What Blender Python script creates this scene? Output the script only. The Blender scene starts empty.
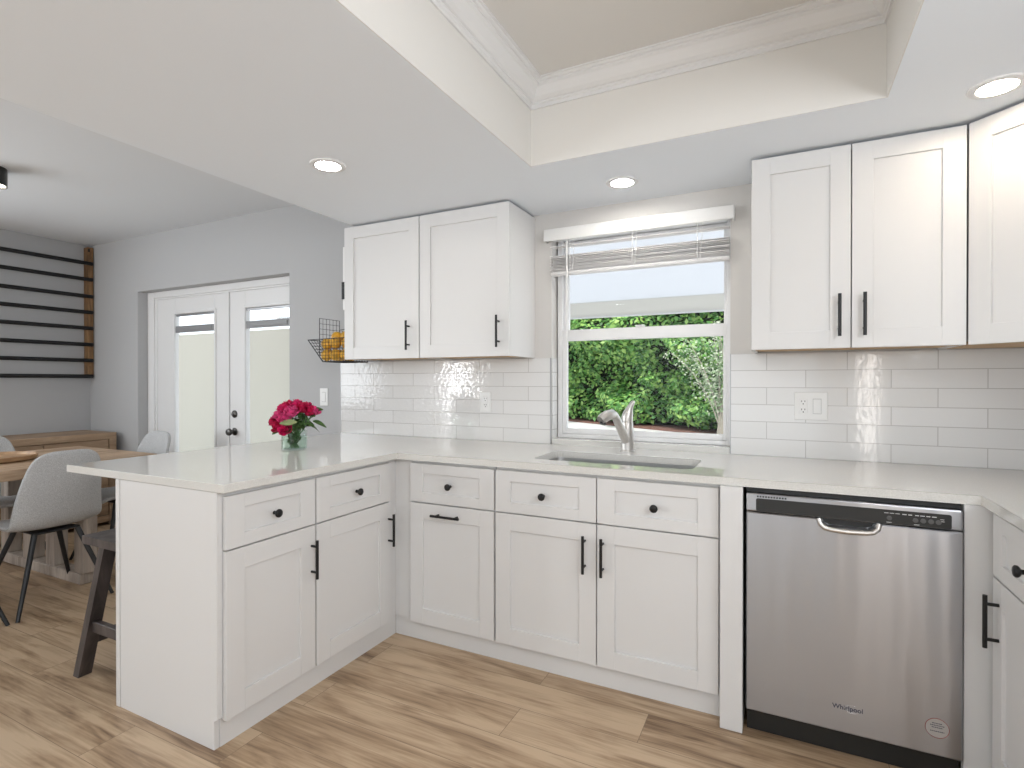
import bpy, bmesh, math, random
from mathutils import Vector, Matrix
random.seed(7)
S = bpy.context.scene
C = S.collection
PI = math.pi

# ------------------------------------------------------------------ camera
cd = bpy.data.cameras.new('camera')
cam = bpy.data.objects.new('camera', cd); C.objects.link(cam)
cd.sensor_width = 36.0
cd.lens = 541.693 / 1024 * 36.0
cd.clip_start = 0.02
cam.location = (0, 0, 1.2642)
cam.rotation_euler = (PI / 2 - 0.0046, 0, 0.4619)
S.camera = cam

# ------------------------------------------------------------------ exposure, sky, sun, daylight
S.view_settings.view_transform = 'Standard'
S.view_settings.look = 'None'
S.view_settings.gamma = 1.0
S.view_settings.use_curve_mapping = False
S.view_settings.exposure = 0.06
wd = bpy.data.worlds.new('sky'); S.world = wd; wd.use_nodes = True
wb = wd.node_tree.nodes['Background']
wb.inputs['Color'].default_value = (0.86, 0.94, 1.0, 1)
wb.inputs['Strength'].default_value = 1.8


def light(name, kind, loc, rot, energy, color=(1, 1, 1), **kw):
    l = bpy.data.lights.new(name, kind)
    l.energy = energy; l.color = color
    for k, v in kw.items(): setattr(l, k, v)
    o = bpy.data.objects.new(name, l); C.objects.link(o)
    o.location = loc; o.rotation_euler = rot
    return o


light('sun', 'SUN', (0, -5, 10), (math.radians(34), 0, math.radians(18)), 3.6, (1, .96, .9), angle=.03)
# unseen daylight: added fill behind the camera, side windows guessed from how light falls
light('fill_behind_camera', 'AREA', (-.9, -3.13, 1.25), (PI / 2 + .42, 0, 0), 7, (.90, .96, 1), shape='RECTANGLE', size=2.6, size_y=2.0)  # added fill lamp at an unseen, invented opening
light('daylight_kitchen_side_window', 'AREA', (1.17, .0, 1.82), (PI / 2 + .10, 0, PI / 2), 33, (.95, .97, 1), shape='RECTANGLE', size=1.9, size_y=.62)
light('dishwasher_streak_lamp', 'AREA', (1.06, -3.13, 1.15), (PI / 2, 0, 0), 10, (1, .92, .84), shape='RECTANGLE', size=.14, size_y=1.8)  # narrow unseen lamp added to put a bright streak in the dishwasher door
light('daylight_corner_window', 'AREA', (-5.50, -3.13, 1.30), (PI / 2, 0, 0), 34, (1, 1, 1), shape='RECTANGLE', size=.24, size_y=1.3)
light('daylight_dining_opening', 'AREA', (-5.78, -.07, 1.62), (PI / 2, 0, -PI / 2), 46, (.92, .965, 1), shape='RECTANGLE', size=2.1, size_y=1.35)


# ------------------------------------------------------------------ materials
def nodemat(name):
    m = bpy.data.materials.new(name); m.use_nodes = True
    nt = m.node_tree
    return m, nt, nt.nodes['Principled BSDF'], nt.nodes, nt.links


def simple(name, col, rough=.5, metal=0, var=0.0, scale=8, bump=0.0, bscale=60, coat=0, spec=None):
    m, nt, b, N, L = nodemat(name)
    b.inputs['Base Color'].default_value = (*col, 1)
    b.inputs['Roughness'].default_value = rough
    b.inputs['Metallic'].default_value = metal
    if spec is not None: b.inputs['Specular IOR Level'].default_value = spec
    if coat: b.inputs['Coat Weight'].default_value = coat
    tc = N.new('ShaderNodeTexCoord')
    if var:
        n = N.new('ShaderNodeTexNoise'); n.inputs['Scale'].default_value = scale; n.inputs['Detail'].default_value = 4
        L.new(tc.outputs['Object'], n.inputs['Vector'])
        r = N.new('ShaderNodeValToRGB')
        r.color_ramp.elements[0].position = .3; r.color_ramp.elements[1].position = .7
        r.color_ramp.elements[0].color = (*[max(0, c * (1 - var)) for c in col], 1)
        r.color_ramp.elements[1].color = (*[min(1, c * (1 + var)) for c in col], 1)
        L.new(n.outputs['Fac'], r.inputs['Fac']); L.new(r.outputs['Color'], b.inputs['Base Color'])
    if bump:
        n2 = N.new('ShaderNodeTexNoise'); n2.inputs['Scale'].default_value = bscale; n2.inputs['Detail'].default_value = 3
        L.new(tc.outputs['Object'], n2.inputs['Vector'])
        bp = N.new('ShaderNodeBump'); bp.inputs['Strength'].default_value = bump; bp.inputs['Distance'].default_value = .004
        L.new(n2.outputs['Fac'], bp.inputs['Height']); L.new(bp.outputs['Normal'], b.inputs['Normal'])
    return m


def wood(name, c0, c1, stretch=(1, 14, 14), scale=3.0, rough=.5, bump=.15):
    m, nt, b, N, L = nodemat(name)
    tc = N.new('ShaderNodeTexCoord'); mp = N.new('ShaderNodeMapping'); mp.inputs['Scale'].default_value = stretch
    L.new(tc.outputs['Object'], mp.inputs['Vector'])
    n = N.new('ShaderNodeTexNoise'); n.inputs['Scale'].default_value = scale; n.inputs['Detail'].default_value = 7; n.inputs['Roughness'].default_value = .62
    n.inputs['Distortion'].default_value = .6
    L.new(mp.outputs['Vector'], n.inputs['Vector'])
    r = N.new('ShaderNodeValToRGB')
    r.color_ramp.elements[0].position = .34; r.color_ramp.elements[1].position = .66
    r.color_ramp.elements[0].color = (*c0, 1); r.color_ramp.elements[1].color = (*c1, 1)
    L.new(n.outputs['Fac'], r.inputs['Fac']); L.new(r.outputs['Color'], b.inputs['Base Color'])
    b.inputs['Roughness'].default_value = rough
    bp = N.new('ShaderNodeBump'); bp.inputs['Strength'].default_value = bump; bp.inputs['Distance'].default_value = .003
    L.new(n.outputs['Fac'], bp.inputs['Height']); L.new(bp.outputs['Normal'], b.inputs['Normal'])
    return m


M = {}
M['cab'] = simple('white_cabinet_paint', (.72, .715, .71), .38, bump=.02, bscale=90)
M['trimwhite'] = simple('white_trim_paint', (.80, .80, .80), .35)
M['wall'] = simple('light_grey_wall_paint', (.49, .493, .50), .7, bump=.05, bscale=160)
M['kwall'] = simple('pale_warm_grey_wall', (.67, .65, .625), .7, bump=.05, bscale=160)  # paler and warmer than the dining part of the same wall
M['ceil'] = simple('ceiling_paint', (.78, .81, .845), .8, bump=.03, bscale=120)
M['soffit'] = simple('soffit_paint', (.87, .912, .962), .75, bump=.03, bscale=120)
M['tray'] = simple('tray_lamplit_tint', (.77, .755, .725), .75, bump=.03, bscale=120)  # warm lamplight in the tray is put into this colour
M['ply'] = wood('raw_plywood', (.50, .33, .18), (.66, .47, .29), (2, 20, 2), 2, .7)
M['black'] = simple('matte_black_metal', (.012, .012, .013), .35, .3)
M['blackp'] = simple('black_plastic', (.015, .016, .016), .35)
M['dark'] = simple('dark_gap', (.02, .021, .022), .6)
M['plastic'] = simple('white_plastic', (.82, .82, .81), .35)
M['gapgrey'] = simple('plate_gap_grey', (.42, .42, .415), .5)
M['slot'] = simple('dark_slot', (.05, .045, .04), .6)
M['edge'] = simple('grey_metal_edge', (.42, .42, .43), .35, .8)
M['chrome'] = simple('polished_steel', (.72, .72, .73), .16, 1)
M['nickel'] = simple('brushed_nickel', (.64, .62, .595), .34, 1)
M['sink'] = simple('sink_steel', (.55, .55, .55), .3, 1)
M['bronze'] = simple('dark_door_hardware', (.10, .095, .09), .3, .9)
M['vinyl'] = simple('white_vinyl', (.84, .84, .845), .35)
M['slat'] = None
M['fabric'] = simple('grey_tweed', (.50, .505, .51), .9, var=.22, scale=220, bump=.5, bscale=320)
M['chairleg'] = simple('dark_grey_metal', (.045, .047, .05), .42, .6)
M['table'] = wood('reclaimed_table_wood', (.30, .19, .11), (.55, .39, .26), (10, .9, 10), 2.2, .5)
M['tableleg'] = wood('greyed_table_leg_wood', (.30, .25, .21), (.52, .45, .39), (8, 8, 1), 2.5, .65)
M['side'] = wood('sideboard_wood', (.26, .165, .10), (.47, .33, .215), (10, 1.0, 10), 2.2, .55)
M['sidedark'] = wood('sideboard_dark_wood_and_shade', (.13, .085, .055), (.22, .15, .10), (8, 8, 1), 2.2, .6)
M['stool'] = wood('dark_walnut_stool', (.035, .027, .025), (.10, .08, .074), (4, 4, 1), 4, .45)
M['post'] = wood('rustic_post_wood', (.12, .062, .026), (.34, .19, .08), (9, 9, 1.2), 3, .6)
M['traywood'] = wood('tray_wood', (.28, .16, .08), (.50, .32, .18), (8, 1, 8), 3, .5)
M['soil'] = simple('red_brown_mulch', (.17, .085, .065), .9, var=.6, scale=30, bump=.8, bscale=14)
M['concrete'] = simple('pale_concrete', (.62, .61, .60), .9, var=.06, scale=2)
M['petal'] = simple('pink_petal', (.66, .018, .135), .55, var=.45, scale=60)
M['petal2'] = simple('deep_pink_petal', (.52, .008, .07), .55, var=.45, scale=60)
M['petal3'] = simple('light_pink_petal', (.78, .075, .25), .55, var=.4, scale=60)
M['stem'] = simple('green_stem', (.07, .17, .045), .5, var=.3, scale=40)
M['leaf'] = simple('rose_leaf', (.08, .155, .045), .45, var=.35, scale=50)
M['fruit'] = simple('yellow_fruit_skin', (.74, .40, .035), .45, var=.35, scale=22)
M['nub'] = simple('fruit_stalk', (.09, .055, .02), .7)
M['print'] = simple('grey_print', (.60, .60, .60), .5)
M['redline'] = simple('red_ink', (.32, .045, .04), .5)
M['bluetext'] = simple('dark_ink', (.06, .065, .10), .5)
M['sticker'] = simple('clear_sticker', (.44, .42, .405), .35)


def emit(name, col, st):
    m, nt, b, N, L = nodemat(name)
    b.inputs['Base Color'].default_value = (*col, 1)
    b.inputs['Emission Color'].default_value = (*col, 1); b.inputs['Emission Strength'].default_value = st
    return m


M['lens'] = emit('downlight_lens', (1, .95, .88), 85)
M['lenswarm'] = emit('downlight_lens_warm', (1, .84, .66), 62)
M['lensdin'] = emit('fixture_lens', (1, .9, .75), 10)


def quartz():
    m, nt, b, N, L = nodemat('white_quartz')
    tc = N.new('ShaderNodeTexCoord')
    n = N.new('ShaderNodeTexNoise'); n.inputs['Scale'].default_value = 260; n.inputs['Detail'].default_value = 2
    L.new(tc.outputs['Object'], n.inputs['Vector'])
    r = N.new('ShaderNodeValToRGB'); r.color_ramp.elements[0].position = .35; r.color_ramp.elements[1].position = .65
    r.color_ramp.elements[0].color = (.67, .66, .63, 1); r.color_ramp.elements[1].color = (.73, .72, .69, 1)
    L.new(n.outputs['Fac'], r.inputs['Fac']); L.new(r.outputs['Color'], b.inputs['Base Color'])
    b.inputs['Roughness'].default_value = .03
    b.inputs['Specular IOR Level'].default_value = .6
    return m


M['quartz'] = quartz()


def tile(name, bw, wavy):
    m, nt, b, N, L = nodemat(name)
    tc = N.new('ShaderNodeTexCoord'); sp = N.new('ShaderNodeSeparateXYZ'); cb = N.new('ShaderNodeCombineXYZ')
    L.new(tc.outputs['Object'], sp.inputs[0]); L.new(sp.outputs['X'], cb.inputs['X']); L.new(sp.outputs['Z'], cb.inputs['Y'])
    br = N.new('ShaderNodeTexBrick')
    br.offset = .5; br.offset_frequency = 2
    br.inputs['Scale'].default_value = 1
    br.inputs['Brick Width'].default_value = bw; br.inputs['Row Height'].default_value = .0802
    br.inputs['Mortar Size'].default_value = .0016; br.inputs['Mortar Smooth'].default_value = .1
    br.inputs['Bias'].default_value = 0
    br.inputs['Color1'].default_value = (.74, .735, .725, 1); br.inputs['Color2'].default_value = (.78, .775, .77, 1)
    br.inputs['Mortar'].default_value = (.50, .485, .47, 1)
    L.new(cb.outputs[0], br.inputs['Vector']); L.new(br.outputs['Color'], b.inputs['Base Color'])
    b.inputs['Roughness'].default_value = .08
    n = N.new('ShaderNodeTexNoise'); n.inputs['Scale'].default_value = 42; n.inputs['Detail'].default_value = 1.5
    L.new(tc.outputs['Object'], n.inputs['Vector'])
    mx = N.new('ShaderNodeMath'); mx.operation = 'MULTIPLY_ADD'; mx.inputs[1].default_value = -.6
    L.new(br.outputs['Fac'], mx.inputs[0]); L.new(n.outputs['Fac'], mx.inputs[2])
    bp = N.new('ShaderNodeBump'); bp.inputs['Strength'].default_value = wavy; bp.inputs['Distance'].default_value = .0028
    L.new(mx.outputs[0], bp.inputs['Height']); L.new(bp.outputs['Normal'], b.inputs['Normal'])
    return m


M['tile'] = tile('white_glossy_subway_tile', .322, .40)
M['tileflat'] = tile('white_smooth_subway_tile', .322, .12)


def floor_mat():
    m, nt, b, N, L = nodemat('oak_plank_floor')
    tc = N.new('ShaderNodeTexCoord')
    mp = N.new('ShaderNodeMapping'); mp.inputs['Location'].default_value = (.45, .115, 0)
    L.new(tc.outputs['Object'], mp.inputs['Vector'])
    br = N.new('ShaderNodeTexBrick'); br.offset = .37; br.offset_frequency = 2
    br.inputs['Scale'].default_value = 1; br.inputs['Brick Width'].default_value = 1.22; br.inputs['Row Height'].default_value = .182
    br.inputs['Mortar Size'].default_value = .0011; br.inputs['Mortar Smooth'].default_value = .2
    br.inputs['Color1'].default_value = (0, 0, 0, 1); br.inputs['Color2'].default_value = (1, 1, 1, 1)
    br.inputs['Mortar'].default_value = (.5, .5, .5, 1)
    L.new(mp.outputs[0], br.inputs['Vector'])
    w = N.new('ShaderNodeMath'); w.operation = 'MULTIPLY'; w.inputs[1].default_value = 37
    L.new(br.outputs['Color'], w.inputs[0])
    st = N.new('ShaderNodeMapping'); st.inputs['Scale'].default_value = (1.3, 9, 1)
    L.new(tc.outputs['Object'], st.inputs['Vector'])
    g = N.new('ShaderNodeTexNoise'); g.noise_dimensions = '4D'; g.inputs['Scale'].default_value = 1.5; g.inputs['Detail'].default_value = 6
    g.inputs['Roughness'].default_value = .55; g.inputs['Distortion'].default_value = .9
    L.new(st.outputs[0], g.inputs['Vector']); L.new(w.outputs[0], g.inputs['W'])
    st2 = N.new('ShaderNodeMapping'); st2.inputs['Scale'].default_value = (3, 110, 1)
    L.new(tc.outputs['Object'], st2.inputs['Vector'])
    f = N.new('ShaderNodeTexNoise'); f.noise_dimensions = '4D'; f.inputs['Scale'].default_value = 1; f.inputs['Detail'].default_value = 4
    L.new(st2.outputs[0], f.inputs['Vector']); L.new(w.outputs[0], f.inputs['W'])
    a = N.new('ShaderNodeMath'); a.operation = 'MULTIPLY_ADD'; a.inputs[1].default_value = .35
    L.new(f.outputs['Fac'], a.inputs[0]); L.new(g.outputs['Fac'], a.inputs[2])
    a2 = N.new('ShaderNodeMath'); a2.operation = 'MULTIPLY_ADD'; a2.inputs[1].default_value = .16
    L.new(br.outputs['Color'], a2.inputs[0]); L.new(a.outputs[0], a2.inputs[2])
    r = N.new('ShaderNodeValToRGB')
    e = r.color_ramp.elements
    e[0].position = .52; e[0].color = (.165, .098, .054, 1)
    e[1].position = .86; e[1].color = (.57, .425, .285, 1)
    k = r.color_ramp.elements.new(.70); k.color = (.41, .285, .178, 1)
    L.new(a2.outputs[0], r.inputs['Fac'])
    mix = N.new('ShaderNodeMix'); mix.data_type = 'RGBA'
    mix.inputs['B'].default_value = (.20, .135, .085, 1)
    L.new(br.outputs['Fac'], mix.inputs['Factor']); L.new(r.outputs['Color'], mix.inputs['A'])
    L.new(mix.outputs['Result'], b.inputs['Base Color'])
    b.inputs['Roughness'].default_value = .42
    bp = N.new('ShaderNodeBump'); bp.inputs['Strength'].default_value = .12; bp.inputs['Distance'].default_value = .002
    L.new(a.outputs[0], bp.inputs['Height']); L.new(bp.outputs['Normal'], b.inputs['Normal'])
    return m


M['floor'] = floor_mat()


def steel():
    m, nt, b, N, L = nodemat('brushed_stainless_steel')
    b.inputs['Metallic'].default_value = 1
    b.inputs['Base Color'].default_value = (.43, .435, .455, 1)
    b.inputs['Roughness'].default_value = .30
    b.inputs['Anisotropic'].default_value = .85; b.inputs['Anisotropic Rotation'].default_value = .25
    t = N.new('ShaderNodeTangent'); t.direction_type = 'RADIAL'; t.axis = 'Z'
    L.new(t.outputs[0], b.inputs['Tangent'])
    tc = N.new('ShaderNodeTexCoord'); mp = N.new('ShaderNodeMapping'); mp.inputs['Scale'].default_value = (2.2, 1, .25)
    L.new(tc.outputs['Object'], mp.inputs['Vector'])
    n = N.new('ShaderNodeTexNoise'); n.inputs['Scale'].default_value = 2.4; n.inputs['Detail'].default_value = 2
    L.new(mp.outputs[0], n.inputs['Vector'])
    bp = N.new('ShaderNodeBump'); bp.inputs['Strength'].default_value = .5; bp.inputs['Distance'].default_value = .02
    L.new(n.outputs['Fac'], bp.inputs['Height']); L.new(bp.outputs['Normal'], b.inputs['Normal'])
    return m


M['steel'] = steel()


def glass(name, tint=(1, 1, 1), ior=1.45, rough=0.0):
    m = bpy.data.materials.new(name); m.use_nodes = True
    nt = m.node_tree; N = nt.nodes; L = nt.links; N.clear()
    o = N.new('ShaderNodeOutputMaterial'); t = N.new('ShaderNodeBsdfTransparent'); g = N.new('ShaderNodeBsdfGlossy')
    t.inputs[0].default_value = (*tint, 1); g.inputs['Roughness'].default_value = rough
    f = N.new('ShaderNodeFresnel'); ge = N.new('ShaderNodeNewGeometry'); mi = N.new('ShaderNodeMix')
    mi.inputs['A'].default_value = ior; mi.inputs['B'].default_value = 1 / ior
    L.new(ge.outputs['Backfacing'], mi.inputs['Factor']); L.new(mi.outputs['Result'], f.inputs[0])
    mx = N.new('ShaderNodeMixShader')
    L.new(f.outputs[0], mx.inputs[0]); L.new(t.outputs[0], mx.inputs[1]); L.new(g.outputs[0], mx.inputs[2]); L.new(mx.outputs[0], o.inputs[0])
    return m


M['pane'] = glass('window_glass', ior=1.17)
M['vase'] = glass('vase_glass', (.93, .97, .955), 1.35)
M['water'] = glass('vase_water', (.88, .94, .89), 1.15)


def translucent(name, col, fac=.6):
    m = bpy.data.materials.new(name); m.use_nodes = True
    nt = m.node_tree; N = nt.nodes; L = nt.links; N.clear()
    o = N.new('ShaderNodeOutputMaterial'); d = N.new('ShaderNodeBsdfDiffuse'); t = N.new('ShaderNodeBsdfTranslucent')
    d.inputs[0].default_value = (*col, 1); t.inputs[0].default_value = (*col, 1)
    mx = N.new('ShaderNodeMixShader'); mx.inputs[0].default_value = fac
    L.new(d.outputs[0], mx.inputs[1]); L.new(t.outputs[0], mx.inputs[2]); L.new(mx.outputs[0], o.inputs[0])
    return m


M['shade'] = translucent('cream_shade_fabric', (.80, .78, .735), .9)
M['slat'] = translucent('blind_slat_white', (.96, .95, .945), .5)
M['beam'] = translucent('beige_valance', (.78, .765, .735), .68)
M['awning'] = translucent('white_awning_fabric', (.74, .75, .775), .7)


def foliage(name, cols, rough=.5, trans=.25):
    m, nt, b, N, L = nodemat(name)
    g = N.new('ShaderNodeNewGeometry')
    r = N.new('ShaderNodeValToRGB')
    e = r.color_ramp.elements
    e[0].position = 0; e[0].color = (*cols[0], 1); e[1].position = 1; e[1].color = (*cols[-1], 1)
    for i, c in enumerate(cols[1:-1]):
        k = e.new((i + 1) / (len(cols) - 1)); k.color = (*c, 1)
    L.new(g.outputs['Random Per Island'], r.inputs['Fac']); L.new(r.outputs['Color'], b.inputs['Base Color'])
    b.inputs['Roughness'].default_value = rough
    return m


M['hedge'] = foliage('hedge_leaves', [(.025, .09, .018), (.06, .19, .035), (.14, .32, .06), (.30, .46, .12), (.08, .23, .06)])
M['pale'] = foliage('pale_leaves', [(.13, .22, .09), (.26, .34, .20), (.40, .44, .33), (.22, .26, .17)])
M['hedgecore'] = simple('hedge_shadowed_twigs', (.014, .022, .010), .9, var=.5, scale=6)  # shade inside the hedge put into the core sheet's dark colour

# ------------------------------------------------------------------ mesh helpers


class MB:
    def __init__(s): s.bm = bmesh.new()

    def box(s, x0, x1, y0, y1, z0, z1, bevel=0, seg=1):
        t = bmesh.new()
        bmesh.ops.create_cube(t, size=1)
        for v in t.verts:
            v.co = Vector(((x0 + x1) / 2 + v.co.x * (x1 - x0), (y0 + y1) / 2 + v.co.y * (y1 - y0), (z0 + z1) / 2 + v.co.z * (z1 - z0)))
        if bevel: bmesh.ops.bevel(t, geom=t.edges[:], offset=bevel, segments=seg, affect='EDGES', profile=.5)
        s.add(t); return s

    def add(s, t, mat=None):
        if mat is not None: t.transform(mat)
        me = bpy.data.meshes.new('tmp'); t.to_mesh(me); t.free()
        s.bm.from_mesh(me); bpy.data.meshes.remove(me); return s

    def tube(s, pts, r, seg=10, closed=False, caps=True):
        pts = [Vector(p) for p in pts]; n = len(pts)
        rr = r if isinstance(r, (list, tuple)) else [r] * n
        rings = []; up = None
        for i in range(n):
            if closed: d = pts[(i + 1) % n] - pts[i - 1]
            else: d = pts[min(i + 1, n - 1)] - pts[max(i - 1, 0)]
            d.normalize()
            if up is None:
                up = Vector((0, 0, 1)) if abs(d.z) < .9 else Vector((1, 0, 0))
            a = d.cross(up).normalized(); up = a.cross(d).normalized()
            rings.append([s.bm.verts.new(pts[i] + (a * math.cos(2 * PI * k / seg) + up * math.sin(2 * PI * k / seg)) * rr[i]) for k in range(seg)])
        m = n if closed else n - 1
        for i in range(m):
            A, B = rings[i], rings[(i + 1) % n]
            for k in range(seg):
                s.bm.faces.new((A[k], A[(k + 1) % seg], B[(k + 1) % seg], B[k]))
        if caps and not closed:
            s.bm.faces.new(rings[0][::-1]); s.bm.faces.new(rings[-1])
        return s

    def lathe(s, prof, c=(0, 0, 0), seg=24, axis='z'):
        rings = []
        c = Vector(c)
        for (r, h) in prof:
            ring = []
            for k in range(seg):
                a = 2 * PI * k / seg
                p = Vector((r * math.cos(a), r * math.sin(a), h))
                if axis == 'y': p = Vector((p.x, -h, p.y))
                elif axis == 'x': p = Vector((h, p.x, p.y))
                ring.append(s.bm.verts.new(c + p))
            rings.append(ring)
        for i in range(len(rings) - 1):
            A, B = rings[i], rings[i + 1]
            for k in range(seg): s.bm.faces.new((A[k], A[(k + 1) % seg], B[(k + 1) % seg], B[k]))
        s.bm.faces.new(rings[0][::-1]); s.bm.faces.new(rings[-1])
        return s

    def prism(s, pts, a0, a1, axis='z', bevel=0):
        """outline of 2-D points extruded along an axis: z:(x,y) y:(x,z) x:(y,z)"""
        def P(p, a):
            return {'z': (p[0], p[1], a), 'y': (p[0], a, p[1]), 'x': (a, p[0], p[1])}[axis]
        t = bmesh.new()
        A = [t.verts.new(P(p, a0)) for p in pts]; B = [t.verts.new(P(p, a1)) for p in pts]
        n = len(pts)
        t.faces.new(A[::-1]); t.faces.new(B)
        for i in range(n): t.faces.new((A[i], A[(i + 1) % n], B[(i + 1) % n], B[i]))
        if bevel: bmesh.ops.bevel(t, geom=t.edges[:], offset=bevel, segments=1, affect='EDGES')
        s.add(t); return s

    def quad(s, a, b, c, d):
        s.bm.faces.new([s.bm.verts.new(p) for p in (a, b, c, d)]); return s

    def sphere(s, c, r, sc=(1, 1, 1), u=14, v=9):
        t = bmesh.new(); bmesh.ops.create_uvsphere(t, u_segments=u, v_segments=v, radius=r)
        s.add(t, Matrix.Translation(c) @ Matrix.Diagonal((*sc, 1))); return s

    def build(s, name, mat, parent=None, world=False, smooth=None, xf=None):
        if xf is not None: s.bm.transform(xf)
        bmesh.ops.recalc_face_normals(s.bm, faces=s.bm.faces[:])
        me = bpy.data.meshes.new(name)
        if parent is not None and world:
            s.bm.transform(parent_world(parent).inverted())
        s.bm.to_mesh(me); s.bm.free()
        me.materials.append(mat)
        if smooth is not None:
            for p in me.polygons: p.use_smooth = True
            me.set_sharp_from_angle(angle=math.radians(smooth))
        o = bpy.data.objects.new(name, me); C.objects.link(o)
        if parent is not None: o.parent = parent
        return o


def parent_world(p):
    m = Matrix.LocRotScale(p.location, p.rotation_euler, None)
    return parent_world(p.parent) @ m if p.parent else m


def tag(o, label, cat, group=None, kind=None):
    if label: o['label'] = label
    if cat: o['category'] = cat
    if group: o['group'] = group
    if kind: o['kind'] = kind
    return o


def thing(name, label, cat, loc=(0, 0, 0), rz=0, group=None, kind=None):
    o = bpy.data.objects.new(name, None); C.objects.link(o)
    o.empty_display_size = .1
    o.location = loc; o.rotation_euler = (0, 0, rz)
    return tag(o, label, cat, group, kind)


def struct(name, mb, mat, label=None, cat=None, **k):
    o = mb.build(name, mat, **k)
    return tag(o, label, cat, kind='structure')


def copy_tree(o, parent=None):
    c = o.copy(); C.objects.link(c)
    if parent is not None: c.parent = parent
    for ch in list(o.children): copy_tree(ch, c)
    return c


def cut(o, cutter_mb):
    """carve a solid out of o, once, at build time"""
    me = bpy.data.meshes.new('cut'); bmesh.ops.recalc_face_normals(cutter_mb.bm, faces=cutter_mb.bm.faces[:])
    cutter_mb.bm.to_mesh(me); cutter_mb.bm.free()
    k = bpy.data.objects.new('cut', me); C.objects.link(k)
    md = o.modifiers.new('b', 'BOOLEAN'); md.object = k; md.operation = 'DIFFERENCE'; md.solver = 'EXACT'
    bpy.context.view_layer.update()
    dg = bpy.context.evaluated_depsgraph_get()
    new = bpy.data.meshes.new_from_object(o.evaluated_get(dg))
    o.modifiers.clear(); o.data = new
    bpy.data.objects.remove(k); bpy.data.meshes.remove(me)


def rrect(x0, x1, y0, y1, r, n=5):
    pts = []
    for cx, cy, a in ((x1 - r, y1 - r, 0), (x0 + r, y1 - r, 90), (x0 + r, y0 + r, 180), (x1 - r, y0 + r, 270)):
        for i in range(n + 1):
            t = math.radians(a + 90 * i / n); pts.append((cx + r * math.cos(t), cy + r * math.sin(t)))
    return pts


# ------------------------------------------------------------------ room
WY = 2.808            # window wall, inner face
XL, XR = -5.85, 1.236
YB = -3.2
ZC, ZS = 2.54, 2.2015
TX0, TX1, TY0, TY1 = -.984, .312, -.95, 2.157   # tray opening

struct('floor', MB().box(XL - .15, XR + .15, YB - .15, WY + .13, -.12, 0), M['floor'], 'light oak plank floor running under kitchen and dining room', 'floor')

# window wall with the two openings
wb_ = MB()
FX0, FX1, FZ = -5.084, -3.206, 2.055
WX0, WX1, WZ0, WZ1 = -1.151, -.222, .915, 2.098
T = WY + .14
wb_.box(XL - .15, FX0, WY, T, 0, 2.75)
wb_.box(FX0, FX1, WY, T, FZ, 2.75)
wb_.box(FX1, -2.36, WY, T, 0, 2.75)
struct('wall_back', wb_, M['wall'], 'light grey dining room wall holding the french doors', 'wall')
wk_ = MB().box(-2.36, WX0, WY, T, 0, 2.75).box(WX0, WX1, WY, T, 0, WZ0 - .03).box(WX0, WX1, WY, T, WZ1, 2.75).box(WX1, XR + .15, WY, T, 0, 2.75)
struct('wall_kitchen', wk_, M['kwall'], 'pale kitchen wall around the window above the sink', 'wall')
# left wall with an opening for the side window (out of the picture)
wl = MB()
wl.box(XL - .15, XL, 1.02, T, 0, 2.75).box(XL - .15, XL, YB, -1.16, 0, 2.75).box(XL - .15, XL, -1.16, 1.02, 0, .92).box(XL - .15, XL, -1.16, 1.02, 2.32, 2.75)
struct('wall_left', wl, M['wall'], 'light grey dining room wall behind the black rail rack', 'wall')
wr_ = MB().box(XR, XR + .15, YB, -1.0, 0, 2.75).box(XR, XR + .15, 1.0, T, 0, 2.75).box(XR, XR + .15, -1.0, 1.0, 0, 1.48).box(XR, XR + .15, -1.0, 1.0, 2.16, 2.75)
struct('wall_right', wr_, M['wall'], 'light grey kitchen wall at the right side', 'wall')
wf = MB()
wf.box(XL - .15, -5.72, YB - .15, YB, 0, 2.75).box(-5.28, -2.25, YB - .15, YB, 0, 2.75).box(-5.72, -5.28, YB - .15, YB, 0, .62).box(-5.72, -5.28, YB - .15, YB, 1.98, 2.75)
wf.box(.45, .98, YB - .15, YB, 0, 2.75).box(1.14, XR + .15, YB - .15, YB, 0, 2.75).box(.98, 1.14, YB - .15, YB, 0, .2).box(.98, 1.14, YB - .15, YB, 2.1, 2.75).box(-2.25, .45, YB - .15, YB, 2.3, 2.75).box(-2.25, .45, YB - .15, YB, 0, .2)  # unseen openings cut for the added fill and streak lamps
struct('wall_front', wf, M['wall'], 'light grey wall on the camera side of the room', 'wall')
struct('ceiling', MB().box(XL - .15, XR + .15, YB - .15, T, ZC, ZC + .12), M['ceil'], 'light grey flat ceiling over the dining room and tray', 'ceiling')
# dropped kitchen ceiling around the tray
SX = -2.314
sf = MB()
sf.box(SX, TX0, YB, WY, ZS, ZC).box(TX1, XR, YB, WY, ZS, ZC).box(TX0, TX1, TY1, WY, ZS, ZC).box(TX0, TX1, YB, TY0, ZS, ZC)
bmesh.ops.remove_doubles(sf.bm, verts=sf.bm.verts[:], dist=1e-5)
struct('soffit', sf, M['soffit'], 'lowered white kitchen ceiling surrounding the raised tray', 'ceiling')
tl = MB(); e = .004
tl.box(TX0, TX0 + e, TY0, TY1, ZS + .0005, ZC).box(TX1 - e, TX1, TY0, TY1, ZS + .0005, ZC).box(TX0 + e, TX1 - e, TY1 - e, TY1, ZS + .0005, ZC).box(TX0 + e, TX1 - e, TY0, TY0 + e, ZS + .0005, ZC)
tl.box(TX0 + e, TX1 - e, TY0 + e, TY1 - e, ZC - e, ZC)
struct('ceiling_tray', tl, M['tray'], 'inside of the raised ceiling tray, lamplight tint in its colour', 'ceiling')


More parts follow.
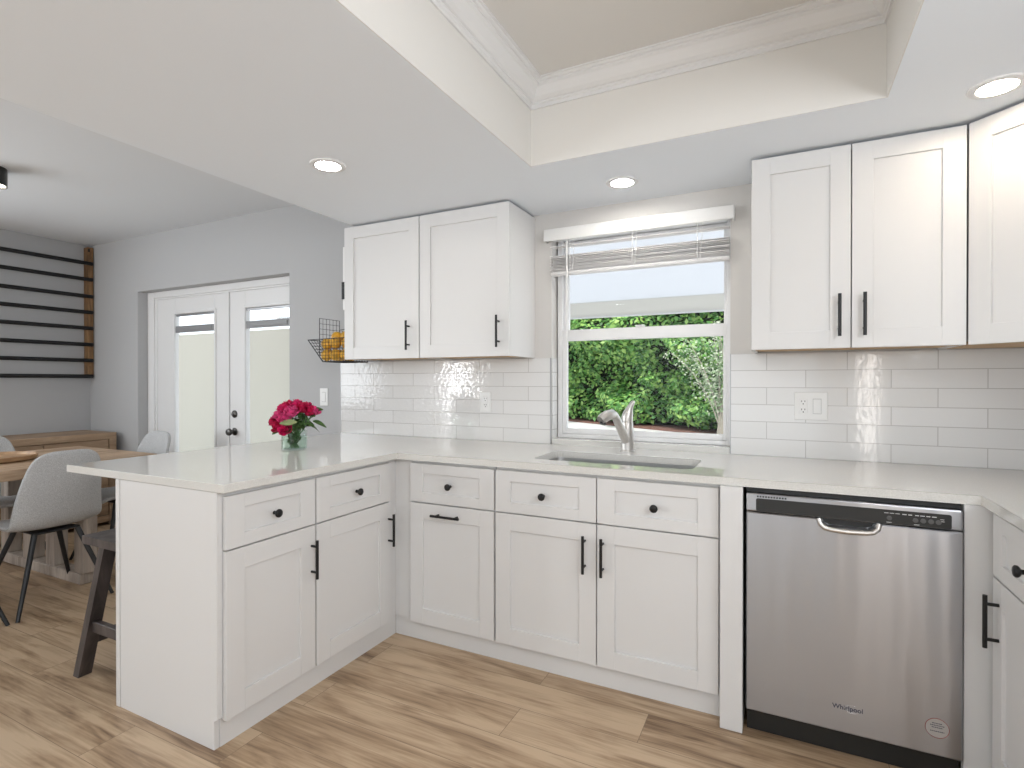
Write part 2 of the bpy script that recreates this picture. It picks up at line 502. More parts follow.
# crown moulding inside the tray: profile swept round the rectangle
def crown():
    # (distance from wall, distance below ceiling)
    prof = [(.0, .092), (.0075, .092), (.0075, .078), (.014, .074), (.014, .068), (.022, .066), (.034, .056), (.044, .040), (.052, .026), (.062, .020), (.062, .014), (.070, .012), (.074, .006), (.082, .006), (.082, .0), (.0, .0)]
    mb = MB(); rings = []
    x0, x1, y0, y1 = TX0 + e, TX1 - e, TY0 + e, TY1 - e
    for (sx, sy, cx, cy) in ((1, -1, x0, y1), (-1, -1, x1, y1), (-1, 1, x1, y0), (1, 1, x0, y0)):
        rings.append([mb.bm.verts.new((cx + sx * d, cy + sy * d, ZC - e - h)) for d, h in prof])
    for i in range(4):
        A, B = rings[i], rings[(i + 1) % 4]
        for k in range(len(prof)):
            k2 = (k + 1) % len(prof)
            mb.bm.faces.new((A[k], A[k2], B[k2], B[k]))
    return mb


struct('trim_1', crown(), M['trimwhite'], 'white stepped crown moulding around the top of the ceiling tray', 'crown moulding')
bb = MB()
bb.box(XL, FX0 - .001, WY - .014, WY, 0, .10, .002).box(FX1 + .001, -2.70, WY - .014, WY, 0, .10, .002)
struct('baseboard_back', bb, M['trimwhite'], 'white baseboard along the foot of the back wall', 'baseboard')
struct('baseboard_left', MB().box(XL, XL + .014, YB, WY - .015, 0, .10, .002), M['trimwhite'], 'white baseboard along the foot of the dining room wall', 'baseboard')

# ------------------------------------------------------------------ backsplash tiles
ZT = 1.3955
sl = thing('backsplash', 'white glossy subway tile backsplash left of the window', 'backsplash', (-1.934, WY, .915), kind='structure')
m_ = MB().box(-2.70, WX0 - .006, WY - .008, WY, .9155, ZT)
m_.box(WX0 - .0005, WX0 + .007, WY + .001, WY + .067, .9455, ZT)
m_.build('tile_panel', M['tile'], sl, world=True)
MB().box(WX0 - .006, WX0 + .0005, WY - .0095, WY, .9155, ZT + .001).build('metal_edge', M['edge'], sl, world=True)
MB().box(-2.704, -2.70, WY - .009, WY, .9155, ZT).build('metal_edge', M['edge'], sl, world=True)
sr = thing('backsplash', 'white glossy subway tile backsplash right of the window', 'backsplash', (-.063, WY, .915), kind='structure')
MB().box(WX1 + .004, XR - .001, WY - .008, WY, .9155, ZT).build('tile_panel', M['tileflat'], sr, world=True)
MB().box(WX1, WX1 + .004, WY - .009, WY, .9155, ZT).build('metal_edge', M['edge'], sr, world=True)

# ------------------------------------------------------------------ kitchen window
YW = WY + .072
w1 = thing('window_1', 'white vinyl single hung window above the kitchen sink', 'window', (-.686, YW, .93), kind='structure')
fr = MB()
f0, f1, fz0, fz1 = WX0 + .008, WX1 - .002, .947, 2.092
fr.box(f0, f0 + .028, YW, YW + .066, fz0, fz1, .002).box(f1 - .018, f1, YW, YW + .066, fz0, fz1, .002)
fr.box(f0 + .028, f1 - .018, YW, YW + .066, fz0, fz0 + .022, .002).box(f0 + .028, f1 - .018, YW, YW + .066, fz1 - .03, fz1, .002)
fr.build('window_frame', M['vinyl'], w1, world=True)


def sash(z0, z1, y0, br, tr):
    mb = MB(); a, b_ = f0 + .0285, f1 - .0185
    mb.box(a, a + .026, y0, y0 + .026, z0, z1, .002).box(b_ - .018, b_, y0, y0 + .026, z0, z1, .002)
    mb.box(a + .026, b_ - .018, y0, y0 + .026, z0, z0 + br, .002).box(a + .026, b_ - .018, y0, y0 + .026, z1 - tr, z1, .002)
    s = mb.build('sash', M['vinyl'], w1, world=True)
    MB().box(a + .0255, b_ - .0175, y0 + .011, y0 + .015, z0 + br - .0005, z1 - tr + .0005).build('pane', M['pane'], s, world=True)
    return s


lo = sash(.970, 1.555, YW + .004, .030, .062)
sash(1.520, 2.06, YW + .033, .035, .03)
MB().box(-.70, -.65, YW - .004, YW + .02, 1.5555, 1.566, .003).build('latch', M['vinyl'], lo, world=True)
# quartz ledge in the window opening
struct('trim_2', MB().box(WX0 + .001, WX1 - .001, WY - .004, WY + .1, .9155, .9455, .002), M['quartz'], 'pale stone ledge at the foot of the kitchen window', 'window sill')

bl = thing('window_blind', 'white slatted blind pulled up at the top of the kitchen window', 'blind', (-.69, WY, 2.0))
v_ = MB().box(-1.178, -.202, WY - .052, WY - .040, 2.035, 2.100, .003).box(-1.178, -1.168, WY - .041, WY - .001, 2.035, 2.100, .002).box(-.212, -.202, WY - .041, WY - .001, 2.035, 2.100, .002)
v_.build('valance', M['plastic'], bl, world=True)
MB().box(-1.145, -.228, WY - .03, WY + .02, 2.045, 2.09, .003).build('headrail', M['plastic'], bl, world=True)
for k in range(11):
    z = 2.008 - .036 * k if k < 1 else 1.962 - .0085 * k
    t = random.uniform(-.006, .006)
    mb = MB(); a, b_ = -1.146 + random.uniform(-.004, .004), -.226
    ys = [WY - .03, WY - .005, WY + .02]; zs = [z - .002 + t * .3, z + .002, z - .002 - t * .3]
    vs = []
    for x in (a, b_):
        vs.append([mb.bm.verts.new((x, y, zz + (.002 * math.sin(k * 2.1) if x == b_ else 0))) for y, zz in zip(ys, zs)] + [mb.bm.verts.new((x, y, zz + .0028)) for y, zz in zip(ys[::-1], zs[::-1])])
    for i in range(6): mb.bm.faces.new((vs[0][i], vs[0][(i + 1) % 6], vs[1][(i + 1) % 6], vs[1][i]))
    mb.bm.faces.new(vs[0][::-1]); mb.bm.faces.new(vs[1])
    mb.build('slat', M['slat'], bl, world=True)
MB().box(-1.146, -.226, WY - .03, WY + .02, 1.850, 1.866, .003).build('bottom_rail', M['slat'], bl, world=True)
for x in (-1.03, -.69, -.37):
    MB().tube([(x, WY - .033, 2.05), (x, WY - .034, 1.95), (x, WY - .033, 1.86)], .0018, 6).tube([(x + .02, WY - .032, 2.05), (x + .022, WY - .036, 1.97), (x + .012, WY - .033, 1.86)], .0015, 6).build('lift_cord', M['plastic'], bl, world=True)
MB().tube([(-1.048, WY - .034, 2.03), (-1.048, WY - .036, 1.6), (-1.048, WY - .036, 1.065)], .0052, 8).build('tilt_wand', M['plastic'], bl, world=True, smooth=40)

# ------------------------------------------------------------------ french doors
YD = WY + .082
dfm = MB()
dfm.box(FX0, FX0 + .095, YD - .002, YD + .05, 0, FZ - .001, .003).box(FX0 + .095, FX1, YD - .002, YD + .05, 2.0, FZ - .001, .003)
dfm.box(FX0 + .095, FX0 + .12, YD + .010, YD + .05, 0, 2.0, .002).box(FX0 + .12, FX1, YD + .010, YD + .05, 1.985, 2.0, .002)
trm = struct('trim_3', dfm, M['trimwhite'], 'white painted casing around the french doors', 'door casing')


def french(name, label, x0, x1, gx0, gx1, hw):
    d = thing(name, label, 'door', ((x0 + x1) / 2, YD, 0), kind='structure')
    y0, y1 = YD + .012, YD + .052
    z0, z1, g0, g1 = .012, 1.984, .28, 1.845
    mb = MB()
    mb.box(x0, gx0, y0, y1, z0, z1, .002).box(gx1, x1, y0, y1, z0, z1, .002).box(gx0, gx1, y0, y1, z0, g0, .002).box(gx0, gx1, y0, y1, g1, z1, .002)
    mb.build('door_leaf', M['trimwhite'], d, world=True)
    lt = MB(); w = .022
    lt.box(gx0 - w, gx0, y0 - .008, y0, g0 - w, g1 + w, .003).box(gx1, gx1 + w, y0 - .008, y0, g0 - w, g1 + w, .003)
    lt.box(gx0, gx1, y0 - .008, y0, g0 - w, g0, .003).box(gx0, gx1, y0 - .008, y0, g1, g1 + w, .003)
    lt.build('glass_frame', M['trimwhite'], d, world=True)
    MB().box(gx0 - .001, gx1 + .001, y1 - .02, y1 - .014, g0 - .001, g1 + .001).build('pane', M['pane'], d, world=True)
    sh = MB().box(gx0 + .032, gx1 - .004, y0 + .012, y0 + .014, g0 + .01, 1.665).build('door_shade', M['shade'], d, world=True)
    MB().box(gx0 + .002, gx1 - .002, y0 + .002, y0 + .020, 1.685, 1.742, .004).box(gx0 + .04, gx1 - .04, y0 - .004, y0 + .002, 1.698, 1.728, .003).build('shade_rail', simple('grey_shade_rail', (.27, .275, .285), .4), sh, world=True)
    MB().box(gx0 + .002, gx1 - .002, y0 + .006, y0 + .020, 1.826, 1.844, .003).build('shade_head', M['edge'], sh, world=True)
    for q in (.30, .62):
        xx = gx0 + (gx1 - gx0) * q
    if hw:
        def knob(nm, z, prof):
            MB().lathe(prof, (x0 + .064, y0, z), 20, 'y').build(nm, M['bronze'], d, world=True, smooth=40)
        knob('door_knob', .862, [(.031, 0), (.031, .006), (.024, .010), (.011, .013), (.011, .032), (.020, .036), (.028, .046), (.029, .056), (.024, .066), (.010, .070)])
        knob('deadbolt', 1.003, [(.030, 0), (.030, .008), (.024, .014), (.012, .016), (.012, .024), (.004, .026)])
    else:
        MB().box(x1 - .022, x1 + .010, y0 - .012, y0 - .001, z0, z1, .003).build('astragal', M['trimwhite'], d, world=True)
    return d


french('door_1', 'left white french door with cream shade behind its glass', -4.96, -3.998, -4.705, -4.178, False)
french('door_2', 'right white french door with dark knob and deadbolt', -3.994, -3.215, -3.80, -3.296, True)


# ------------------------------------------------------------------ cabinet builders (local frame: width +X, front faces -Y)
def shaker(mb, x0, x1, z0, z1, st=.074, th=.0195, rec=.009, y=0, rl=None):
    rl = rl or st
    """five-piece front with a recessed flat panel; back at y, front at y-th"""
    b = .0012
    mb.box(x0, x0 + st, y - th, y, z0, z1, b).box(x1 - st, x1, y - th, y, z0, z1, b)
    mb.box(x0 + st - b, x1 - st + b, y - th, y, z0, z0 + rl, b).box(x0 + st - b, x1 - st + b, y - th, y, z1 - rl, z1, b)
    mb.box(x0 + st - .003, x1 - st + .003, y - th + rec, y - .002, z0 + rl - .003, z1 - rl + .003)
    return mb


def add_pull(parent, x, z, L=.155, vertical=True, y=-.0195):
    mb = MB()
    h = L / 2; s_ = .052
    yy = y - .032
    if vertical:
        mb.tube([(x, yy, z - h), (x, yy, z + h)], .0062, 12)
        for q in (-s_, s_): mb.tube([(x, y + .0005, z + q), (x, yy, z + q)], .005, 10)
    else:
        mb.tube([(x - h, yy, z), (x + h, yy, z)], .0062, 12)
        for q in (-s_, s_): mb.tube([(x + q, y + .0005, z), (x + q, yy, z)], .005, 10)
    o = mb.build('bar_handle', M['black'], parent, smooth=40)
    o['label'] = 'black bar handle'
    return o


def add_knob(parent, x, z, y=-.0195):
    o = MB().lathe([(.0075, -.0005), (.0065, .006), (.0065, .014), (.0125, .018), (.0158, .022), (.0158, .027), (.0125, .030), (.004, .0315)], (x, y, z), 20, 'y').build('knob', M['black'], parent, smooth=50)
    o['label'] = 'black round knob'
    return o


ZD0, ZD1, ZR0, ZR1 = .095, .677, .683, .868
ZBOX = .884


def base_cabinet(label, x, y, rz, W, depth, fronts, drawers, name='base_cabinet', filler=None, box=None):
    """fronts: list of (x0,x1, handle) handle=('v',x,z)|('h',x,z); drawers: list of (x0,x1)"""
    c = thing(name, label, 'cabinet', (x, y, 0), rz, 'white base cabinets')
    mb = MB()
    bx0, bx1 = box if box else (0, W)
    t = .016
    mb.box(bx0, bx0 + t, 0, depth, .10, ZBOX).box(bx1 - t, bx1, 0, depth, .10, ZBOX).box(bx0 + t, bx1 - t, 0, depth, .10, .10 + t).box(bx0 + t, bx1 - t, depth - t, depth, .10 + t, ZBOX)
    mb.box(bx0 + t, bx1 - t, 0, .019, ZR0 - .03, ZR0 + .022).box(bx0 + t, bx1 - t, 0, .019, ZBOX - .035, ZBOX)
    if len(fronts) > 1: mb.box(fronts[0][1] - .02, fronts[1][0] + .02, 0, .019, .10 + t, ZBOX - .035)
    mb.build('carcass', M['cab'], c)
    if filler: MB().box(filler[0], filler[1], -.0005, .018, .10, ZBOX).build('filler_strip', M['cab'], c)
    for (a, b_, h) in fronts:
        d = shaker(MB(), a, b_, ZD0, ZD1).build('door', M['cab'], c)
        add_pull(d, h[1], h[2], vertical=h[0] == 'v')
    for (a, b_) in drawers:
        d = shaker(MB(), a, b_, ZR0, ZR1, rl=.047).build('drawer', M['cab'], c)
        add_knob(d, (a + b_) / 2, (ZR0 + ZR1) / 2 - .004)
    return c


G = 'white base cabinets'
YF = 2.161   # carcass front of the window run; doors stand 2 cm proud
XP = -1.7255  # carcass front of the peninsula, facing +x
# peninsula (front faces +x): local +X = world +Y
base_cabinet('white peninsula cabinet nearest the end panel, one drawer over one door', XP, 1.222, PI / 2, .404, .57,
             [(.002, .400, ('v', .380, .545))], [(.002, .400)])
base_cabinet('white peninsula cabinet beside the inner corner, one drawer over one door', XP, 1.627, PI / 2, .534, .57,
             [(.003, .468, ('v', .456, .545))], [(.003, .468)], filler=(.469, .534), box=(0, .468))
# window run
base_cabinet('white base cabinet in the corner left of the sink, horizontal handle on its door', -1.725, YF, 0, .570, .64,
             [(.104, .566, ('h', .322, .631))], [(.104, .566)], filler=(.0005, .103), box=(.104, .569))
base_cabinet('wide white double door sink cabinet under the window', -1.152, YF, 0, .946, .60,
             [(.003, .4705, ('v', .424, .553)), (.4755, .943, ('v', .501, .551))], [(.003, .4705), (.4755, .943)], name='sink_cabinet')
# right run (front faces -x): local +X = world -Y
XRR = .5895
base_cabinet('white base cabinet right of the dishwasher at the picture edge', XRR, 2.104, -PI / 2, .53, .64,
             [(.003, .527, ('v', .055, .557))], [(.003, .527)])
base_cabinet('white base cabinet on the right wall nearest the camera', XRR, 1.573, -PI / 2, .28, .64,
             [(.003, .277, ('v', .055, .557))], [(.003, .277)])

# corner filler right of the dishwasher, dishwasher end panel
tag(MB().box(.507, .588, 2.122, 2.15, 0, ZBOX, .001).build('filler_panel', M['cab']), 'white corner filler strip right of the dishwasher', 'filler panel')
tag(MB().box(-.200, -.124, 2.104, 2.70, 0, ZBOX, .001).build('filler_panel', M['cab']), 'white full height panel between sink cabinet and dishwasher', 'filler panel')
# toe kicks
tag(MB().box(-1.749, -1.735, 1.222, 2.174, 0, .0995, .0005).build('toe_kick', M['cab']), 'white toe kick board under the peninsula cabinets', 'toe kick')
tag(MB().box(-1.7345, -.201, 2.174, 2.188, 0, .0995, .0005).build('toe_kick', M['cab']), 'white toe kick board under the cabinets below the window', 'toe kick')
tag(MB().box(.66, .675, 1.30, 2.10, 0, .0995, .0005).build('toe_kick', M['cab']), 'white toe kick board under the right hand cabinets', 'toe kick')
# peninsula end panel with its notch for the toe space, and back panel
tag(MB().prism([(-2.2955, 0), (-1.738, 0), (-1.738, .098), (-1.7215, .108), (-1.7215, .884), (-2.2955, .884)], 1.2015, 1.2205, 'y').build('end_panel', M['cab']),
    'plain white end panel of the peninsula facing the camera', 'cabinet panel')
tag(MB().box(-2.322, -2.2975, 1.1985, 2.80, 0, .884, .001).build('back_panel', M['cab']), 'white back panel of the peninsula facing the stool', 'cabinet panel')

# ------------------------------------------------------------------ countertop (one U-shaped slab, sink hole cut out)
CX0, CX1, CYB, CYF, CXR = -2.6856, -1.6862, 1.2, 2.1214, .5502
slab = MB()
slab.prism([(CX0, CYB), (CX1, CYB), (CX1, CYF), (CXR, CYF), (CXR, 1.29), (XR - .001, 1.29), (XR - .001, WY - .001), (CX0, WY - .001)], .885, .915, 'z', bevel=.0018)
top = slab.build('countertop', M['quartz'])
SKX0, SKX1, SKY0, SKY1 = -1.015, -.315, 2.235, 2.545
cut(top, MB().prism(rrect(SKX0, SKX1, SKY0, SKY1, .045), .80, 1.0, 'z'))
tag(top, 'white quartz countertop running from the peninsula past the sink', 'countertop')

sk = thing('kitchen_sink', 'stainless steel undermount sink basin set in the countertop', 'sink', (-.665, 2.39, .70))
mb = MB()
o_, i_ = rrect(SKX0 - .012, SKX1 + .012, SKY0 - .012, SKY1 + .012, .055), rrect(SKX0 - .001, SKX1 + .001, SKY0 - .001, SKY1 + .001, .046)
low, lowo = rrect(SKX0 + .008, SKX1 - .008, SKY0 + .008, SKY1 - .008, .05), rrect(SKX0 - .004, SKX1 + .004, SKY0 - .004, SKY1 + .004, .05)
loops = [[mb.bm.verts.new((x, y, z)) for x, y in P] for P, z in ((lowo, .70), (o_, .8845), (i_, .8845), (low, .705))]
n = len(o_)
for a in range(3):
    for k in range(n): mb.bm.faces.new((loops[a][k], loops[a][(k + 1) % n], loops[a + 1][(k + 1) % n], loops[a + 1][k]))
mb.bm.faces.new(loops[3]); mb.bm.faces.new(loops[0][::-1])
mb.build('basin', M['sink'], sk, world=True, smooth=50)
MB().lathe([(.045, 0), (.045, .003), (.036, .0035), (.030, .001), (.004, .001)], (-.665, 2.45, .7052), 24).build('drain', M['chrome'], sk, world=True, smooth=40)

# faucet
fa = thing('faucet', 'brushed nickel pull out faucet behind the sink', 'faucet', (-.694, 2.69, .915))
fx, fy = -.693, 2.69
MB().lathe([(.036, 0), (.036, .004), (.032, .008), (.0315, .03), (.031, .09), (.029, .135), (.0285, .145), (.026, .147)], (fx, fy, .9155), 24).build('body', M['nickel'], fa, world=True, smooth=40)
# lever handle on top: teardrop rising and leaning back to the right
lp = [(fx, fy, 1.063), (fx, fy, 1.085), (fx + .004, fy, 1.105), (fx + .011, fy - .002, 1.126), (fx + .020, fy - .004, 1.145), (fx + .030, fy - .006, 1.160), (fx + .036, fy - .007, 1.167)]
MB().tube(lp, [.0275, .0285, .025, .018, .013, .011, .006], 16).build('lever_handle', M['nickel'], fa, world=True, smooth=50)
MB().tube([(fx - .002, fy - .012, .965), (fx - .006, fy - .05, 1.000), (fx - .012, fy - .10, 1.048), (fx - .018, fy - .135, 1.085), (fx - .022, fy - .158, 1.103), (fx - .026, fy - .175, 1.108)],
          [.020, .022, .021, .020, .019, .017], 16).build('spout', M['nickel'], fa, world=True, smooth=50)
MB().tube([(fx - .020, fy - .150, 1.106), (fx - .027, fy - .180, 1.110), (fx - .040, fy - .215, 1.104), (fx - .054, fy - .245, 1.092), (fx - .060, fy - .256, 1.084)],
          [.015, .023, .025, .024, .020], 16).build('spray_head', M['nickel'], fa, world=True, smooth=50)
MB().tube([(fx - .052, fy - .238, 1.075), (fx - .054, fy - .242, 1.064)], [.016, .015], 14).build('nozzle', M['blackp'], fa, world=True, smooth=40)

# ------------------------------------------------------------------ wall cabinets
ZU0, ZU1 = 1.3964, 2.1885


def wall_cabinet(label, x, y, rz, W, depth, doors, name='wall_cabinet', outline=None):
    c = thing(name, label, 'cabinet', (x, y, ZU0), rz, 'white wall cabinets')
    z0, z1 = .001, ZU1 - ZU0
    mb = MB(); t = .016
    if outline is None:
        mb.box(0, t, .0005, depth, z0, z1).box(W - t, W, .0005, depth, z0, z1).box(t, W - t, .0005, depth, z1 - t, z1).box(t, W - t, depth - .012, depth, z0 + .02, z1 - t)
        mb.box(t, W - t, .0005, .018, z0 + .004, z0 + .03)
        mb.build('carcass', M['cab'], c)
        MB().box(t + .0005, W - t - .0005, .0185, depth - .0125, z0 + .006, z0 + .021).build('bottom_panel', M['ply'], c)
        MB().box(t, W - t, .003, .018, z0 - .002, z0 + .0035).build('bottom_edge', M['ply'], c)
    else:
        mb.prism(outline, z0 + .014, z1, 'z').build('carcass', M['cab'], c)
        MB().prism(outline, z0 + .001, z0 + .0135, 'z').build('bottom_panel', M['ply'], c)
    for (a, b_, hx) in doors:
        d = shaker(MB(), a, b_, 0, z1, st=.070).build('door', M['cab'], c)
        if hx is not None: add_pull(d, hx, .127, .165)
    return c


YU = 2.4985
wall_cabinet('white wall cabinet on the far left beside the fruit basket', -2.366, YU, 0, .552, WY - YU - .001, [(.001, .549, .484)])
wall_cabinet('white wall cabinet just left of the kitchen window', -1.8125, YU, 0, .5605, WY - YU - .001, [(.002, .560, .503)])
wall_cabinet('white double door wall cabinet right of the kitchen window', -.115, YU, 0, .712, WY - YU - .001, [(.001, .355, .316), (.359, .711, .399)])
# diagonal corner unit
cw = .44
q = math.sqrt(.5)
L_ = .43
wx, wy = .609, YU - .006


def tol(px, py):  # world to the unit's local frame (turned -45 deg)
    dx, dy = px - wx, py - wy
    return (dx * q - dy * q, dx * q + dy * q)


A0 = (wx, wy); A1 = (wx + L_ * q, wy - L_ * q)
out = [tol(*A0), tol(*A1), tol(XR - .001, A1[1]), tol(XR - .001, WY - .0085), tol(A0[0], WY - .0085)]
wall_cabinet('white diagonal corner wall cabinet at the right picture edge', wx, wy, -PI / 4, L_, .3, [(.006, L_ - .004, L_ - .045)], outline=out)
tag(MB().box(A1[0] + .035, XR - .001, A1[1] - .43, A1[1] - .002, ZU0, ZU1, .001).build('wall_cabinet', M['cab']), 'white wall cabinet on the right wall out toward the camera', 'cabinet', 'white wall cabinets')

# ------------------------------------------------------------------ dishwasher
DX0, DX1 = -.113, .503
dw = thing('dishwasher', 'stainless steel dishwasher with black control strip under the counter', 'dishwasher', (.195, 2.115, 0))
MB().box(DX0 + .004, DX1 - .004, 2.166, 2.74, .02, .872).build('tub', M['dark'], dw, world=True)
y0 = 2.112
pn = MB().prism([(DX0, .088), (DX1, .088), (DX1, .7985), (DX0, .7985)], y0, 2.165, 'y', bevel=.004)
fp = pn.build('door_panel', M['steel'], dw, world=True)
# handle recess cut into the door top
hx0, hx1 = .112, .287
cut(fp, MB().prism([(hx0 + .012, .81), (hx0 + .014, .785), (hx0 + .03, .774), (hx1 - .03, .774), (hx1 - .014, .785), (hx1 - .012, .81)], y0 - .01, y0 + .035, 'y'))
MB().box(DX0, DX1, y0 + .002, 2.165, .8005, .866, .006, 2).build('console', M['steel'], dw, world=True)
MB().prism([(DX0, .867), (DX1, .867), (DX1, .884), (DX0, .884)], 2.135, 2.165, 'y').build('top_gap', M['dark'], dw, world=True)
st = MB().prism(rrect(-.081, .474, .8035, .849, .006, 3), y0 + .0003, y0 + .004, 'y').build('control_strip', M['blackp'], dw, world=True)
# scoop lip of the pocket handle
lip = MB()
for rr, yy in ((.0, -.012),):
    path = [(hx0 + .002, y0 - .004, .800), (hx0 + .006, y0 - .009, .784), (hx0 + .018, y0 - .012, .772), (hx0 + .04, y0 - .013, .768), ((hx0 + hx1) / 2, y0 - .014, .766), (hx1 - .04, y0 - .013, .768), (hx1 - .018, y0 - .012, .772), (hx1 - .006, y0 - .009, .784), (hx1 - .002, y0 - .004, .800)]
    lip.tube(path, .0085, 10)
lip.build('pocket_handle', M['nickel'], dw, world=True, smooth=50)
MB().prism([(hx0 + .010, .800), (hx0 + .018, .783), (hx0 + .036, .776), (hx1 - .036, .776), (hx1 - .018, .783), (hx1 - .010, .800)], y0 + .028, y0 + .034, 'y').build('pocket_back', M['blackp'], dw, world=True)
vn = MB()
for k in range(11): vn.box(-.078 + k * .0088, -.0722 + k * .0088, y0 + .001, y0 + .004, .8525, .8585)
vn.build('vent_slots', M['dark'], dw, world=True)
# printed marks on the strip: unreadable small text, button rings
pr = MB()
yy0, yy1 = y0 - .0003, y0 + .0003
for (a, z, w, h) in ((.305, .8385, .012, .0018), (.320, .8385, .012, .0018), (.335, .8385, .012, .0018), (.353, .838, .011, .0026), (.368, .838, .010, .0026), (.386, .838, .010, .0026), (.400, .838, .012, .0022), (.415, .838, .010, .0026), (.430, .838, .012, .0026), (.312, .8085, .014, .0018), (.385, .8085, .014, .0018), (.450, .832, .010, .0014), (.450, .826, .012, .0014)):
    pr.box(a - w / 2, a + w / 2, yy0, yy1, z - h / 2, z + h / 2)
pr.build('control_print', M['print'], st, world=True)
for a in (.313, .382, .402, .422, .441):
    MB().lathe([(.0075, 0), (.0075, .0008), (.006, .0012), (.001, .0012)], (a, y0 + .0002, .8225), 16, 'y').build('button', simple('button_grey', (.09, .09, .09), .4), st, world=True, smooth=40)
# maker's name in raised letters, with the swoosh ring
tc_ = bpy.data.curves.new('maker_name', 'FONT'); tc_.body = 'Whirlpool'; tc_.size = .021; tc_.extrude = .0006; tc_.offset = .0004; tc_.align_x = 'CENTER'; tc_.align_y = 'CENTER'
to = bpy.data.objects.new('maker_name', tc_); C.objects.link(to); to.parent = dw
to.location = (.199 - .195, y0 - 2.115 - .0005, .1735); to.rotation_euler = (PI / 2, 0, 0)
tc_.materials.append(M['bluetext'])
bpy.context.view_layer.update()
tm = bpy.data.meshes.new_from_object(to.evaluated_get(bpy.context.evaluated_depsgraph_get()))
loc_, rot_ = to.location.copy(), to.rotation_euler.copy(); bpy.data.objects.remove(to)
to = bpy.data.objects.new('maker_name', tm); C.objects.link(to); to.parent = dw; to.location = loc_; to.rotation_euler = rot_
sw = MB(); pts = []
for k in range(15):
    a = math.radians(-40 - 250 * k / 14)
    pts.append((.214 + .024 * math.cos(a), y0 - .0006, .1735 + .0125 * math.sin(a)))
sw.tube(pts, [.0002 + .0006 * math.sin(PI * k / 14) for k in range(15)], 6)
sw.build('maker_swoosh', M['chrome'], dw, world=True)
# oval sticker: clear film, red rim, dark lines of small unreadable print
oc = (.439, .176); stk = []
el = lambda k, a, b_: (oc[0] + a * math.cos(2 * PI * k / 32), oc[1] + b_ * math.sin(2 * PI * k / 32))
sk2 = MB().prism([el(k, .0305, .0305) for k in range(32)], y0 - .0006, y0 + .0003, 'y').build('energy_sticker', M['sticker'], dw, world=True)
sk2['label'] = 'round sticker with thin red rim'
MB().tube([(el(k, .0305, .0305)[0], y0 - .0006, el(k, .0305, .0305)[1]) for k in range(32)], .0008, 6, closed=True).build('sticker_rim', M['redline'], sk2, world=True)
lt = MB()
for i, (z, w) in enumerate(((.191, .026), (.1845, .036), (.178, .028), (.166, .036))):
    x = oc[0] - w / 2
    while x < oc[0] + w / 2:
        ww = random.uniform(.002, .005); lt.box(x, min(x + ww, oc[0] + w / 2), y0 - .0009, y0 - .0004, z - .0014, z + .0014); x += ww + .0011
lt.build('sticker_print', M['bluetext'], sk2, world=True)
MB().box(DX0 + .002, DX1 - .002, 2.150, 2.162, .001, .086).build('toe_grille', M['blackp'], dw, world=True)

# ------------------------------------------------------------------ outlets and switches
def plate(mb, x0, x1, z0, z1, y): return mb.box(x0, x1, y - .005, y, z0, z1, .0018)


def receptacle(parent, x, z, y):
    MB().box(x - .0165, x + .0165, y - .0068, y - .004, z - .033, z + .033, .001).build('receptacle', M['plastic'], parent, world=True)
    mb = MB()
    for s in (-1, 1):
        cz = z + s * .0185
        mb.box(x - .0078, x - .0050, y - .0072, y - .0066, cz - .000, cz + .0075).box(x + .0050, x + .0078, y - .0072, y - .0066, cz - .000, cz + .0075)
        mb.lathe([(.0028, 0), (.0028, .0006)], (x, y - .0066, cz - .0078), 10, 'y')
    mb.build('socket_slots', M['slot'], parent, world=True)


def rocker(parent, x, z, y):
    MB().box(x - .0168, x + .0168, y - .0062, y - .004, z - .0345, z + .0345, .0008).build('switch_frame', M['gapgrey'], parent, world=True)
    MB().prism([(y - .006, z - .032), (y - .0095, z - .032), (y - .0066, z + .032), (y - .006, z + .032)], x - .015, x + .015, 'x').build('rocker', M['plastic'], parent, world=True)


yt = WY - .0081
o = thing('wall_outlet', 'white double socket plate on the tiles left of the window', 'outlet', (-1.567, yt, 1.142))
plate(MB(), -1.603, -1.531, 1.082, 1.203, yt).build('cover_plate', M['plastic'], o, world=True); receptacle(o, -1.567, 1.142, yt)
o = thing('wall_outlet', 'white plate with socket and rocker switch right of the window', 'outlet', (.118, yt, 1.152))
plate(MB(), .052, .184, 1.090, 1.215, yt).build('cover_plate', M['plastic'], o, world=True); receptacle(o, .088, 1.152, yt); rocker(o, .143, 1.152, yt)
o = thing('light_switch', 'white rocker light switch on the wall beyond the roses', 'light switch', (-2.866, WY, 1.156))
plate(MB(), -2.903, -2.829, 1.095, 1.217, WY).build('cover_plate', M['plastic'], o, world=True); rocker(o, -2.866, 1.156, WY)


# ------------------------------------------------------------------ ceiling lights
def downlight(label, x, y, lens):
    t = thing('recessed_light', label, 'ceiling light', (x, y, ZS), group='recessed ceiling lights')
    MB().lathe([(.052, -.0005), (.052, -.006), (.060, -.009), (.074, -.005), (.076, 0.0)], (0, 0, 0), 32).build('trim_ring', M['trimwhite'], t, smooth=40)
    MB().lathe([(.0515, -.0012), (.0515, -.0062), (.001, -.0068)], (0, 0, 0), 28).build('lens', lens, t)
    return t


